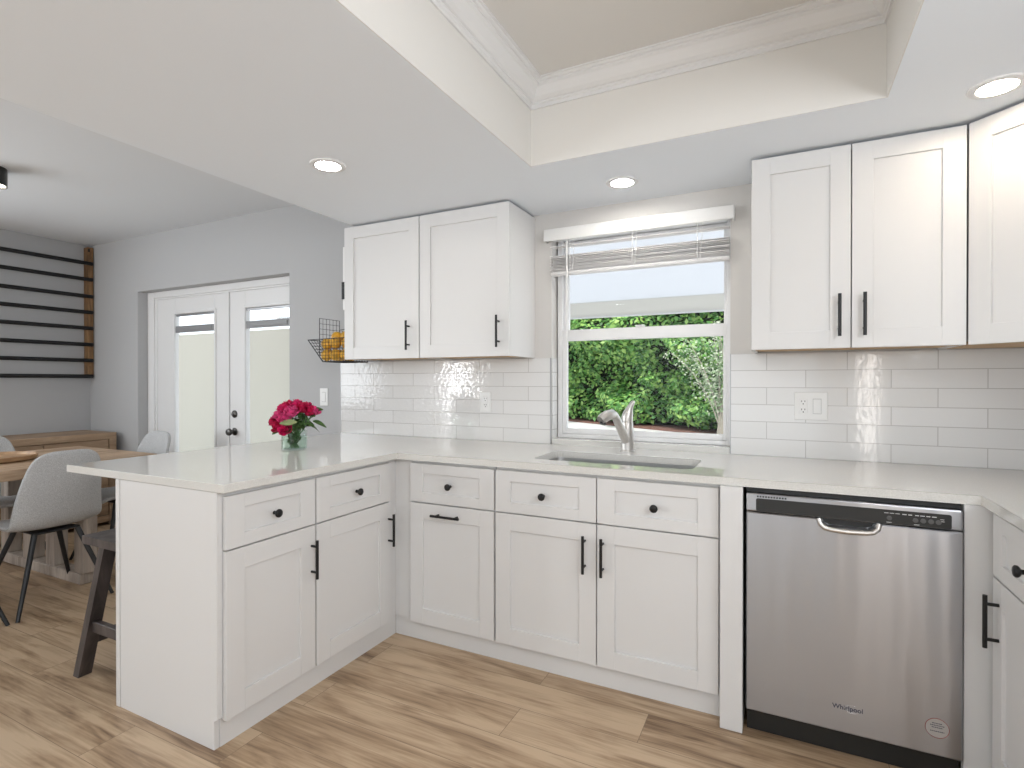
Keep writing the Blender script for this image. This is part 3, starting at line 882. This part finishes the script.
downlight('recessed light in the lowered ceiling left of the tray', -1.76, 1.748, M['lens'])
downlight('recessed light in the lowered ceiling above the kitchen window', -.673, 2.512, M['lens'])
downlight('recessed light above the right corner cabinets', .61, 2.228, M['lenswarm'])
downlight('recessed light in the lowered ceiling behind the camera', .61, .1, M['lenswarm'])
downlight('recessed light in the lowered ceiling behind and left of the camera', -1.76, -.6, M['lens'])
tl_ = thing('tray_light', 'round flush light in the middle of the ceiling tray', 'ceiling light', (-.336, .35, ZC - e - .001))
MB().lathe([(.17, 0), (.17, -.022), (.16, -.03)], (0, 0, 0), 32).build('base', M['nickel'], tl_, smooth=40)
MB().lathe([(.155, -.0305), (.16, -.05), (.14, -.075), (.09, -.092), (.01, -.098)], (0, 0, 0), 32).build('diffuser', emit('warm_diffuser', (1, .88, .70), 5), tl_, smooth=60)
dl = thing('ceiling_fixture', 'black round ceiling fixture in the dining room at the left picture edge', 'ceiling light', (-4.225, 1.50, ZC))
MB().lathe([(.085, 0), (.085, -.105), (.0795, -.105), (.0795, -.085), (.001, -.085)], (0, 0, 0), 36).build('canister', M['blackp'], dl, smooth=40)
MB().lathe([(.0785, -.0855), (.0785, -.095), (.001, -.095)], (0, 0, 0), 36).build('lens', M['lensdin'], dl)

# ------------------------------------------------------------------ wire basket with fruit on the cabinet side
bk = thing('wire_basket', 'black wire basket of yellow fruit hung beside the left wall cabinet', 'basket', (-2.45, 2.64, 1.38))
ws = MB(); fs = MB()
ya, yb = 2.505, 2.70
zb = 1.388; xb0, xb1 = -2.568, -2.380; xl, zl = -2.695, 1.528; zt_ = 1.532; zback = 1.662
fr_ = .0032; wr = .0013
# frame: bottom loop, sloped ends, lips, tall back against the cabinet and the tall inner screen
fs.tube([(xb0, ya, zb), (xb1, ya, zb), (xb1, yb, zb), (xb0, yb, zb)], fr_, 8, closed=True)
fs.tube([(xb0, ya, zb), (xl, ya, zl), (xl, yb, zl), (xb0, yb, zb)], fr_, 8)
fs.tube([(xl, ya, zl), (xb1, ya, zt_)], fr_ * .8, 8).tube([(xl, yb, zl), (xb1, yb, zt_)], fr_ * .8, 8)
fs.tube([(xb1, ya, zb), (xb1, ya, zback - .01), (xb1, yb, zback - .01), (xb1, yb, zb)], fr_ * .8, 8)
xs_ = -2.606; zs0 = 1.43
fs.tube([(xs_, ya + .010, zs0), (xs_, ya + .010, zback), (xs_, yb - .012, zback), (xs_, yb - .012, zs0)], fr_ * .7, 8)
fs.tube([(xs_, yb - .012, zback - .06), (xb1, yb - .012, zback - .04)], fr_ * .7, 8)
fs.build('basket_frame', M['black'], bk, world=True, smooth=50)
for k in range(9):   # near and far end grids
    u = k / 8
    for y in (ya, yb):
        x = xb0 + (xb1 - xb0) * u
        ws.tube([(x, y, zb), (x, y, zl)], wr, 5)
for k in range(1, 7):
    u = k / 7; z = zb + (zl - zb) * u; x = xb0 + (xl - xb0) * u
    for y in (ya, yb): ws.tube([(x, y, z), (xb1, y, z)], wr, 5)
    ws.tube([(x, ya, z), (x, yb, z)], wr, 5)
for k in range(1, 8):
    y = ya + (yb - ya) * k / 8
    ws.tube([(xb1, y, zback - .01), (xb1, y, zb), (xb0, y, zb), (xl, y, zl)], wr, 5)
for k in range(1, 7): ws.tube([(xb0 + (xb1 - xb0) * k / 7, ya, zb), (xb0 + (xb1 - xb0) * k / 7, yb, zb)], wr, 5)
for k in range(1, 6):
    y = ya + .010 + (yb - ya - .022) * k / 6; ws.tube([(xs_, y, zs0), (xs_, y, zback)], wr, 5)
for k in range(0, 7):
    z = zs0 + (zback - zs0) * k / 7; ws.tube([(xs_, ya + .010, z), (xs_, yb - .012, z)], wr, 5)
ws.build('wire_mesh', M['black'], bk, world=True)
MB().box(-2.3765, -2.3665, 2.56, 2.60, 1.60, 1.66, .001).box(-2.3795, -2.3765, 2.57, 2.59, 1.63, 1.656).build('hanger', M['black'], bk, world=True)

fruit_spots = [(-2.574, 2.546, 1.430, 'yellow fruit at the near left of the basket bottom'), (-2.500, 2.546, 1.430, 'yellow fruit at the near middle of the basket bottom'), (-2.424, 2.556, 1.430, 'yellow fruit low in the basket against the wall cabinet'),
               (-2.545, 2.625, 1.430, 'yellow fruit low in the middle of the basket'), (-2.455, 2.632, 1.430, 'yellow fruit at the far bottom of the basket'),
               (-2.592, 2.566, 1.502, 'yellow fruit on the upper left of the basket pile'), (-2.516, 2.562, 1.506, 'yellow fruit at the top middle of the pile'), (-2.442, 2.585, 1.504, 'yellow fruit at the top beside the wall cabinet'),
               (-2.566, 2.625, 1.548, 'yellow fruit crowning the top left of the pile'), (-2.490, 2.626, 1.550, 'yellow fruit crowning the top right of the pile')]
proto = None
for i, (x, y, z, lab) in enumerate(fruit_spots):
    if proto is None:
        proto = thing('yellow_fruit', lab, 'fruit', (x, y, z), group='yellow fruit in the wire basket')
        MB().lathe([(.002, -.036), (.016, -.034), (.029, -.022), (.0365, -.004), (.0365, .009), (.029, .025), (.016, .034), (.007, .0365), (.002, .037)], seg=18).build('fruit_body', M['fruit'], proto, smooth=60)
        MB().tube([(0, 0, .036), (.001, 0, .040), (.003, .001, .044)], .0025, 6).build('stalk', M['nub'], proto)
        f = proto
    else:
        f = copy_tree(proto); f.location = (x, y, z); f['label'] = lab
    f.rotation_euler = (random.uniform(-1, 1), random.uniform(-1, 1), random.uniform(0, 6))

# panel and clip on the side of the left wall cabinet
pb = thing('memo_board', 'thin white board with black clip on the side of the left wall cabinet', 'board', (-2.378, 2.60, 1.70))
MB().box(-2.385, -2.3675, 2.487, 2.70, 1.698, 2.079, .002).build('board', M['plastic'], pb, world=True)
MB().box(-2.390, -2.385, 2.484, 2.53, 1.762, 1.866, .001).box(-2.388, -2.3675, 2.479, 2.486, 1.762, 1.866, .001).build('clip', M['black'], pb, world=True)

# ------------------------------------------------------------------ roses in a glass vase
VX, VY, VZ, VR = -2.238, 1.990, .9155, .063
vs_ = thing('glass_vase', 'short round glass vase of roses on the peninsula counter', 'vase', (VX, VY, VZ))
MB().lathe([(.001, 0), (VR - .006, 0), (VR, .005), (VR, .098), (VR - .002, .100), (VR - .004, .098), (VR - .004, .010), (VR - .009, .007), (.001, .007)], seg=40).build('glass', M['vase'], vs_, smooth=40)
wt = MB().lathe([(.001, .0075), (VR - .0095, .0075), (VR - .0045, .0105), (VR - .0045, .068), (.001, .068)], seg=40).build('water', M['water'], vs_, smooth=40)


def bloom_mb(r):
    mb = MB()
    # rings of cupped overlapping petals
    for ring, (n, rad, h, open_) in enumerate(((3, .20, .95, .05), (4, .42, .92, .16), (5, .68, .84, .34), (6, .92, .66, .62))):
        for k in range(n):
            a = 2 * PI * (k + .5 * (ring % 2)) / n + ring * .4
            wdt = 2 * PI / n * .74
            g = []
            for i in range(5):
                t = i / 4
                row = []
                for j in range(5):
                    s = (j - 2) / 2
                    aa = a + s * wdt * (.45 + .55 * math.sin(PI * min(1, t * .8 + .15)))
                    rr = r * (rad * (.30 + .70 * math.sin(t * PI / 2)) + open_ * .30 * t * t)
                    zz = r * (-.55 + (h + .55) * t - .22 * s * s * t - open_ * .25 * t ** 3 * (1 if ring > 1 else 0))
                    row.append(mb.bm.verts.new((rr * math.cos(aa), rr * math.sin(aa), zz)))
                g.append(row)
            for i in range(4):
                for j in range(4): mb.bm.faces.new((g[i][j], g[i][j + 1], g[i + 1][j + 1], g[i + 1][j]))
    return mb


def leaf_mb(mb, p, d, L, w, droop=.3, roll=0):
    p = Vector(p); d = Vector(d).normalized(); side = d.cross(Vector((0, 0, 1))).normalized(); up = side.cross(d)
    side, up = side * math.cos(roll) + up * math.sin(roll), up * math.cos(roll) - side * math.sin(roll)
    rows = []
    for i in range(6):
        t = i / 5; ww = w * math.sin(PI * (t * .92 + .04)) ** .8
        c = p + d * L * t + Vector((0, 0, -droop * L * t * t))
        rows.append([mb.bm.verts.new(c + side * ww * s + up * (.18 * ww * abs(s))) for s in (-1, 0, 1)])
    for i in range(5):
        for j in range(2): mb.bm.faces.new((rows[i][j], rows[i][j + 1], rows[i + 1][j + 1], rows[i + 1][j]))


# camera-facing frame of the bouquet: right and toward directions in plan
rt = Vector((.895, .446, 0)); tw = Vector((.75, -.66, 0)).normalized()
# (right, toward, up above counter, radius, dark?, label)
RS = [(-.105, .02, .150, .033, 1, 'pink rose at the far left edge of the bouquet'), (-.082, .075, .128, .036, 1, 'pink rose low on the left, drooping over the vase rim'),
      (-.045, .105, .118, .035, 0, 'red pink rose hanging lowest at the front of the bouquet'), (-.085, .035, .182, .034, 0, 'pink rose on the upper left shoulder of the bouquet'),
      (-.048, .080, .168, .036, 0, 'pink rose in the left front of the bouquet above the pale leaf'), (-.060, .000, .216, .034, 0, 'pink rose at the top left of the bouquet'),
      (-.028, -.035, .236, .033, 1, 'pink rose at the top back of the bouquet'), (-.014, .085, .202, .038, 0, 'wide open pink rose in the middle front of the bouquet'),
      (.012, .010, .238, .036, 0, 'pink rose at the very top of the bouquet'), (.045, .040, .222, .036, 1, 'deep pink rose right of the top centre'),
      (.078, .045, .206, .035, 1, 'deep pink rose on the right side of the bouquet'), (.072, -.010, .226, .033, 0, 'pink rose at the upper right back of the bouquet'),
      (.108, .030, .205, .031, 0, 'light pink rose at the far right edge of the bouquet'), (-.02, .03, .205, .034, 1, 'deep pink rose tucked in behind the open middle one')]
bm_cache = {}
for i, (r_, t_, h_, rad, dk, lab) in enumerate(RS):
    r_ *= .93; t_ *= .85; h_ = .95 * h_
    hd = Vector((VX, VY, .915)) + rt * r_ + tw * t_; hd.z = .915 + h_
    ft = Vector((VX, VY, .9245)) - rt * r_ * .25 - tw * t_ * .22
    ro = thing('rose', lab, 'rose', ft, group='pink roses in the glass vase')
    neck = Vector((VX, VY, 1.012)) + (hd - Vector((VX, VY, hd.z))) * .40
    d = (hd - neck).normalized() + Vector((0, 0, .12)); d.normalize()
    base = hd - d * rad * .5
    pts = [ft, (ft + neck) * .5 + Vector((0, 0, .004)), neck, (neck + base) * .5 + Vector((0, 0, .006)), base]
    MB().tube(pts, [.0028, .003, .003, .003, .0045], 7).build('stem', M['stem'], ro, world=True, smooth=60)
    rot = d.to_track_quat('Z', 'Y').to_matrix().to_4x4()
    b_ = bloom_mb(rad); b_.bm.transform(Matrix.Translation(hd) @ rot @ Matrix.Rotation(i * 1.3, 4, 'Z'))
    bl_ = b_.build('bloom', M['petal2'] if dk else M['petal3'] if i in (7, 12, 4, 3) else M['petal'], ro, world=True, smooth=70)
    sp = MB()
    for k in range(5):
        a = k * 2 * PI / 5 + i
        side = (rot @ Vector((math.cos(a), math.sin(a), 0, 0))).to_3d()
        leaf_mb(sp, base, side + d * .4, rad * .75, .005, .2)
    sp.build('sepals', M['leaf'], ro, world=True)
    lf = MB()
    for k in range(6):
        a = random.uniform(0, 2 * PI); q_ = random.uniform(.15, .95)
        p = neck.lerp(base, q_)
        leaf_mb(lf, p, Vector((math.cos(a), math.sin(a), random.uniform(-.1, .4))), random.uniform(.035, .05), .018, .3, random.uniform(-1.2, 1.2))
    for k in range(4):
        a = random.uniform(0, 2 * PI)
        p = ft.lerp(neck, random.uniform(.2, .75)); c_ = Vector((VX, VY, p.z)) - p
        leaf_mb(lf, p, c_.normalized() + Vector((math.cos(a) * .6, math.sin(a) * .6, .6)), .042, .016, .1, random.uniform(-1.3, 1.3))
    lf.build('foliage', M['leaf'], ro, world=True)
    if i == 4: x = MB(); leaf_mb(x, Vector((VX, VY, 1.062)) + rt * .012 + tw * .105, -rt + Vector((0, 0, .02)), .085, .017, .08, 1.1); x.build('leaf', simple('pale_leaf', (.26, .32, .14), .5), ro, world=True)['label'] = 'pale green leaf'
    extra = []
    if i == 12: extra = [(hd + Vector((0, 0, .008)), rt + Vector((0, 0, .40)), .05, .013, .3, .9), (base - Vector((0, 0, .035)), rt - Vector((0, 0, .10)), .07, .016, .35, 1.0)]
    if i == 10: extra = [(neck + rt * .02 + Vector((0, 0, .03)), rt + Vector((0, 0, .35)), .085, .016, .8, 1.0)]
    if i == 1: extra = [(base, -rt + tw * .4 - Vector((0, 0, .35)), .05, .012, .2, .9)]
    for (p, dd, ll, ww, dr, ro_) in extra:
        x = MB(); leaf_mb(x, p, dd, ll, ww, dr, ro_); x.build('leaf', M['leaf'], ro, world=True)

# ------------------------------------------------------------------ dining furniture
tb = thing('dining_table', 'long reclaimed wood dining table with pale trestle legs', 'table', (-4.415, 1.3, 0))
tt = MB()
tx0, tx1, ty0, ty1 = -4.92, -3.91, .28, 2.285
nb = 6
for k in range(nb):
    a = tx0 + (tx1 - tx0) * k / nb; tt.box(a + .0008, a + (tx1 - tx0) / nb - .0008, ty0 + .10, ty1 - .10, .70, .76, .0015)
tt.box(tx0, tx1, ty1 - .0995, ty1, .70, .76, .002).box(tx0, tx1, ty0, ty0 + .0995, .70, .76, .002)
tt.build('tabletop', M['table'], tb, world=True)
for yc in (1.85, .72):
    for xa in (-4.95, -4.635, -4.335, -3.985):
        wd_ = .125
        MB().box(xa + .02, xa + wd_, yc - .04, yc + .04, .0705, .699, .004).build('leg', M['tableleg'], tb, world=True)
    MB().box(-4.945, -3.885, yc - .045, yc + .045, 0, .07, .006).build('foot_beam', M['tableleg'], tb, world=True)
tr_ = thing('serving_tray', 'round wooden serving board lying on the dining table', 'tray', (-4.47, 1.60, .76))
MB().lathe([(.001, .0005), (.20, .0005), (.215, .010), (.222, .034), (.214, .036), (.205, .018), (.001, .016)], seg=40).build('board', M['traywood'], tr_, smooth=40)

sb = thing('sideboard', 'long low wooden sideboard standing along the dining room wall', 'sideboard', (-5.55, 1.8, 0))
sx0, sx1, sy0, sy1, sz = XL + .02, -5.315, .75, 2.755, .812
MB().box(sx0, sx1, sy0, sy1, sz - .055, sz, .002).box(sx0, sx1 - .004, sy1 - .055, sy1, .03, sz - .0555, .002).box(sx0, sx1 - .004, sy0, sy0 + .055, .03, sz - .0555, .002).box(sx0, sx1 - .004, sy0 + .0555, sy1 - .0555, .03, .085, .002).build('case', M['side'], sb, world=True)
MB().box(sx0, sx0 + .02, sy0 + .0555, sy1 - .0555, .086, sz - .056).build('back_board', M['sidedark'], sb, world=True)
MB().box(sx0 + .002, sx1 - .012, sy1 + .0005, sy1 + .006, .04, sz - .04).build('end_shade', M['sidedark'], sb, world=True)  # dark strip: the shadow at the sideboard's end put in as a board
nd = 4; dl_ = (sy1 - sy0 - .115) / nd
for k in range(nd):
    a = sy0 + .0575 + dl_ * k
    mb = MB()
    for j in range(6):
        z0 = .089 + (sz - .0575 - .089) * j / 6; z1 = .089 + (sz - .0575 - .089) * (j + 1) / 6
        mb.box(sx1 - .036, sx1 - .014, a + .003, a + dl_ - .003, z0 + .001, z1 - .001, .0015)
    d = mb.build('door', M['side'], sb, world=True)
    MB().box(sx1 - .0138, sx1 + .002, a + (dl_ - .03 if k % 2 == 0 else .015), a + (dl_ - .015 if k % 2 == 0 else .03), .42, .52, .002).build('handle', M['black'], d, world=True)
for (xx, yy) in ((sx0 + .01, sy0 + .01), (sx1 - .06, sy0 + .01), (sx0 + .01, sy1 - .06), (sx1 - .06, sy1 - .06)):
    MB().box(xx, xx + .05, yy, yy + .05, 0, .0295, .002).build('foot', M['sidedark'], sb, world=True)

# wall rack: two timber posts and eight black rails
rk = thing('wall_rack', 'wall rack of eight black rails between rustic wood posts', 'rack', (XL, 2.0, 1.3))
px0, px1 = XL + .0005, XL + .072
for (ya_, yb_) in ((2.756, 2.802), (1.15, 1.196)): MB().box(px0, px1, ya_, yb_, 1.30, 2.515, .003).build('post', M['post'], rk, world=True)
for z in (2.362, 2.213, 2.056, 1.908, 1.760, 1.608, 1.460, 1.313):
    MB().tube([(px1 + .006, 1.10, z), (px1 + .006, 2.79, z)], .0175, 12).build('rail', M['black'], rk, world=True, smooth=40)
MB().box(px1 - .004, px1 + .004, 2.758, 2.772, 2.47, 2.50, .001).build('hook', M['black'], rk, world=True)


# upholstered shell chair (local: seat faces +X, origin on floor under the seat centre)
def make_chair():
    c = thing('shell_chair', 'x', 'chair', group='grey upholstered shell chairs')
    prof = [(.235, .425), (.215, .452), (.14, .462), (.03, .450), (-.08, .442), (-.145, .455), (-.185, .50), (-.205, .57), (-.222, .66), (-.240, .76), (-.254, .84), (-.260, .884)]
    wid = [.155, .195, .220, .232, .236, .236, .232, .224, .212, .195, .172, .128]
    wrap = [0, .004, .012, .020, .030, .042, .055, .060, .052, .036, .020, .010]
    mb = MB(); n = 10; rows = []
    for (px, pz), w, k in zip(prof, wid, wrap):
        row = []
        i = len(rows)
        for j in range(n + 1):
            s = -1 + 2 * j / n
            # sides curl up on the seat and forward on the back
            fwd = min(1, max(0, (i - 3) / 4))
            b = k * abs(s) ** 2.4
            row.append(mb.bm.verts.new((px + b * fwd * 1.15, w * s * (1 - .06 * abs(s) ** 4), pz + b * (1 - fwd) * .9 - (.018 * abs(s) ** 4 if i == len(prof) - 1 else 0))))
        rows.append(row)
    for i in range(len(rows) - 1):
        for j in range(n): mb.bm.faces.new((rows[i][j], rows[i][j + 1], rows[i + 1][j + 1], rows[i + 1][j]))
    bmesh.ops.recalc_face_normals(mb.bm, faces=mb.bm.faces[:])
    o = mb.build('shell', M['fabric'], c, smooth=180)
    sm = o.modifiers.new('solid', 'SOLIDIFY'); sm.thickness = .026; sm.offset = 0
    ss = o.modifiers.new('sub', 'SUBSURF'); ss.levels = 2; ss.render_levels = 2
    MB().box(-.13, .13, -.11, .11, .412, .424, .004).build('under_plate', M['chairleg'], c)
    for sx in (-1, 1):
        for sy in (-1, 1):
            tx, ty = (.11 * sx, .10 * sy)
            fx_, fy_ = (.235 * sx, .225 * sy)
            MB().tube([(tx, ty, .418), (tx + (fx_ - tx) * .5, ty + (fy_ - ty) * .5, .205), (fx_, fy_, 0)], [.0145, .0125, .0095], 12).build('leg', M['chairleg'], c, smooth=40)
    return c


ch0 = make_chair()
chairs = [(-3.815, 1.605, PI, 'grey shell chair seen from behind, nearest the counter corner'),
          (-3.82, 1.118, PI, 'grey shell chair on the near table side, mostly cut off at the left edge'),
          (-4.86, 1.76, 0, 'grey shell chair on the far side of the table by the left picture edge'),
          (-4.29, 2.275, -PI / 2, 'grey shell chair at the table end in front of the french doors')]
for i, (x, y, a, lab) in enumerate(chairs):
    c = ch0 if i == 0 else copy_tree(ch0)
    c.location = (x, y, 0); c.rotation_euler = (0, 0, a); c['label'] = lab

# saddle stool under the counter overhang
so = thing('counter_stool', 'dark wooden counter stool under the peninsula overhang', 'stool', (-2.545, 1.48, 0))
s0, s1, t0, t1 = -2.70, -2.345, 1.262, 1.70
mb = MB()
rows = []
for i in range(9):
    y = t0 + (t1 - t0) * i / 8; row = []
    for j in range(5):
        x = s0 + (s1 - s0) * j / 4
        z = .600 - .012 * math.sin(PI * i / 8) * math.sin(PI * j / 4)
        row.append(mb.bm.verts.new((x, y, z)))
    rows.append(row)
ext = []
for i in range(8):
    for j in range(4): ext.append(mb.bm.faces.new((rows[i][j], rows[i][j + 1], rows[i + 1][j + 1], rows[i + 1][j])))
r_ = bmesh.ops.extrude_face_region(mb.bm, geom=ext)
for v in [g for g in r_['geom'] if isinstance(g, bmesh.types.BMVert)]: v.co.z = .566
mb.build('seat', M['stool'], so, world=True, smooth=35)


def bar(mb, a, b_, w, d):
    a, b_ = Vector(a), Vector(b_)
    v = [mb.bm.verts.new(p + Vector((sx * w / 2, sy * d / 2, 0))) for p in (a, b_) for sx, sy in ((-1, -1), (1, -1), (1, 1), (-1, 1))]
    for f in ((0, 1, 2, 3), (4, 5, 6, 7), (0, 1, 5, 4), (1, 2, 6, 5), (2, 3, 7, 6), (3, 0, 4, 7)): mb.bm.faces.new([v[i] for i in f])
    return mb


LG = {}
for sx, xt, xf in ((-1, -2.600, -2.700), (1, -2.415, -2.364)):
    for sy, yt_, yf in ((-1, 1.315, 1.262), (1, 1.645, 1.70)):
        bar(MB(), (xf, yf, 0), (xt, yt_, .5655), .040, .052).build('leg', M['stool'], so, world=True)
        LG[sx, sy] = (Vector((xf, yf, 0)), Vector((xt, yt_, .5655)))
at = lambda k, z: LG[k][0].lerp(LG[k][1], z / .553)
for sy in (-1, 1):
    a, b_ = at((-1, sy), .215), at((1, sy), .215)
    MB().box(a.x + .018, b_.x - .018, a.y - .013, a.y + .013, .192, .238, .002).build('stretcher', M['stool'], so, world=True)
for sx in (-1, 1):
    a, b_ = at((sx, -1), .15), at((sx, 1), .15)
    MB().box(a.x - .012, a.x + .012, a.y + .022, b_.y - .022, .130, .172, .002).build('stretcher', M['stool'], so, world=True)

# ------------------------------------------------------------------ outdoors
gr = MB().box(-20, 12, T + .001, 30, -.22, -.10)
struct('ground', gr, M['concrete'], 'pale concrete drive outside the kitchen window', 'ground')
mu = MB().prism([(-14, 23.6), (-6.17, 17.25), (-3.42, 15.55), (-1.18, 14.2), (2.5, 12.2), (5, 17), (-6, 28), (-14, 28)], -.0995, -.05, 'z')
tag(mu.build('mulch_bed', M['soil']), 'red brown mulch bed along the foot of the hedge', 'mulch', kind='stuff')


def leaf_cloud(name, mat, pts, size, parent=None, sd=3):
    rnd = random.Random(sd)
    V = []; F = []
    for (p, nrm) in pts:
        d = Vector((rnd.gauss(0, 1), rnd.gauss(0, 1), rnd.gauss(0, .7))).normalized()
        n_ = (Vector(nrm) + Vector((rnd.gauss(0, .55), rnd.gauss(0, .55), rnd.gauss(.45, .5)))).normalized()
        a = (d - n_ * d.dot(n_)).normalized(); b_ = n_.cross(a)
        L_ = size * rnd.uniform(.6, 1.25); w = L_ * .30
        i = len(V)
        c = Vector(p)
        V += [c - a * L_ * .5, c - a * L_ * .05 + b_ * w - n_ * L_ * .06, c + a * L_ * .5 - n_ * L_ * .1, c - a * L_ * .05 - b_ * w - n_ * L_ * .06]
        F += [(i, i + 1, i + 2), (i, i + 2, i + 3)]
    me = bpy.data.meshes.new(name); me.from_pydata(V, [], F); me.materials.append(mat)
    o = bpy.data.objects.new(name, me); C.objects.link(o)
    if parent: o.parent = parent
    return o


# hedge: bumpy green face along the drive
hg = thing('hedge', 'tall dense green hedge beyond the drive outside the window', 'hedge', (0, 0, 0))
rnd = random.Random(11)
e0, e1 = Vector((-13.0, 21.88, 0)), Vector((2.2, 13.5, 0))
hd_ = (e1 - e0); HL = hd_.length; hd_.normalize(); hn = Vector((hd_.y, -hd_.x, 0))   # toward the house
lumps = [(rnd.uniform(0, HL), rnd.uniform(.2, 5.2), rnd.uniform(.3, .75), rnd.uniform(.35, 1.0)) for _ in range(215)]


def depth(s, z):
    b = 0; gs = gz = 0
    for (ls, lz, lr, la) in lumps:
        ds, dz = s - ls, z - lz
        if abs(ds) < lr * 2 and abs(dz) < lr * 2:
            g = la * math.exp(-(ds * ds + dz * dz) / (lr * lr * .5)); b += g
            gs += g * ds / (lr * lr * .25); gz += g * dz / (lr * lr * .25)
    return b, gs, gz


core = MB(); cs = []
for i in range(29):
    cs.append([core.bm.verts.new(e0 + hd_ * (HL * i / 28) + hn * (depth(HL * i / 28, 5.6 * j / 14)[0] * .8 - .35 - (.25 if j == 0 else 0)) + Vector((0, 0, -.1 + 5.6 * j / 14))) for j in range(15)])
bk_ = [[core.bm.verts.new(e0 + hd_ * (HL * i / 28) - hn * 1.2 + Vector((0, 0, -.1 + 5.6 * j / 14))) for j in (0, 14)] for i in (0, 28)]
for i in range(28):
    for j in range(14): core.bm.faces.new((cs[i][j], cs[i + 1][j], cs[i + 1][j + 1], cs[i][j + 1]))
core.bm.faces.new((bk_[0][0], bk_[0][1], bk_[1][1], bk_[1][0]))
core.build('inner_shade', M['hedgecore'], hg)
pts = []
for _ in range(58000):
    s = rnd.uniform(0, HL); z = rnd.uniform(.12, 5.5) if rnd.random() < .75 else rnd.uniform(.12, 2.6)
    b, gs, gz = depth(s, z)
    if rnd.random() > .12 + b * .95: continue
    if z < .55 and rnd.random() < .55: continue
    p = e0 + hd_ * s + hn * (b * .8 + rnd.uniform(-.30, .12)) + Vector((0, 0, -.1 + z))
    pts.append((p, hn + hd_ * gs * .5 + Vector((0, 0, gz * .5))))
leaf_cloud('leaves', M['hedge'], pts, .17, hg)
# pale shrub in front of the hedge at the right of the window
ps = thing('pale_shrub', 'pale leaved shrub arching over the right part of the hedge', 'shrub', (-1.5, 13.2, -.1))
br = MB(); pts = []
for k in range(11):
    a = rnd.uniform(-1.1, .6); hgt = rnd.uniform(1.3, 2.6)
    st_ = Vector((-1.30 + rnd.uniform(-.1, .2), 13.75, -.05))
    en = st_ + Vector((a * 1.25, -.35 + rnd.uniform(-.2, .1), hgt))
    md = (st_ + en) * .5 + Vector((-a * .3, 0, .35))
    P = [(1 - t) ** 2 * st_ + 2 * t * (1 - t) * md + t * t * en for t in [i / 9 for i in range(10)]]
    br.tube(P, [.022 - .0018 * i for i in range(10)], 5)
    for p in P[3:]:
        for _ in range(22): pts.append((p + Vector((rnd.gauss(0, .13), rnd.gauss(0, .10), rnd.gauss(0, .13))), (0, -1, .4)))
br.build('branch', simple('pale_bark', (.32, .29, .24), .8), ps, world=True)
lc = leaf_cloud('leaves', M['pale'], pts, .072, None, 5); lc.parent = ps; lc.matrix_parent_inverse = Matrix.Translation((1.5, -13.2, .1))

# awning over the kitchen window
aw = thing('window_awning', 'white fabric awning seen through the top of the kitchen window', 'awning', (-.7, T, 2.3))
ax0, ax1 = -3.6, 1.4
ya_, za, yb_, zb_ = T + .005, 2.55, 4.35, 1.925
MB().prism([(ya_, za), (yb_, zb_), (yb_, zb_ + .012), (ya_, za + .012)], ax0, ax1, 'x').build('canopy', M['awning'], aw, world=True)
MB().prism([(yb_ - .006, zb_), (yb_ + .006, zb_), (yb_ + .006, zb_ - .118), (yb_ - .006, zb_ - .118)], ax0, ax1, 'x').build('valance', M['beam'], aw, world=True)
MB().box(ax0, ax1, yb_ - .012, yb_ + .012, zb_ - .132, zb_ - .1185, .002).build('front_bar', M['trimwhite'], aw, world=True)
for x in (ax0 + .1, ax1 - .1): MB().tube([(x, ya_, 1.75), (x, yb_ - .02, zb_ - .02)], .014, 8).build('arm', M['trimwhite'], aw, world=True)
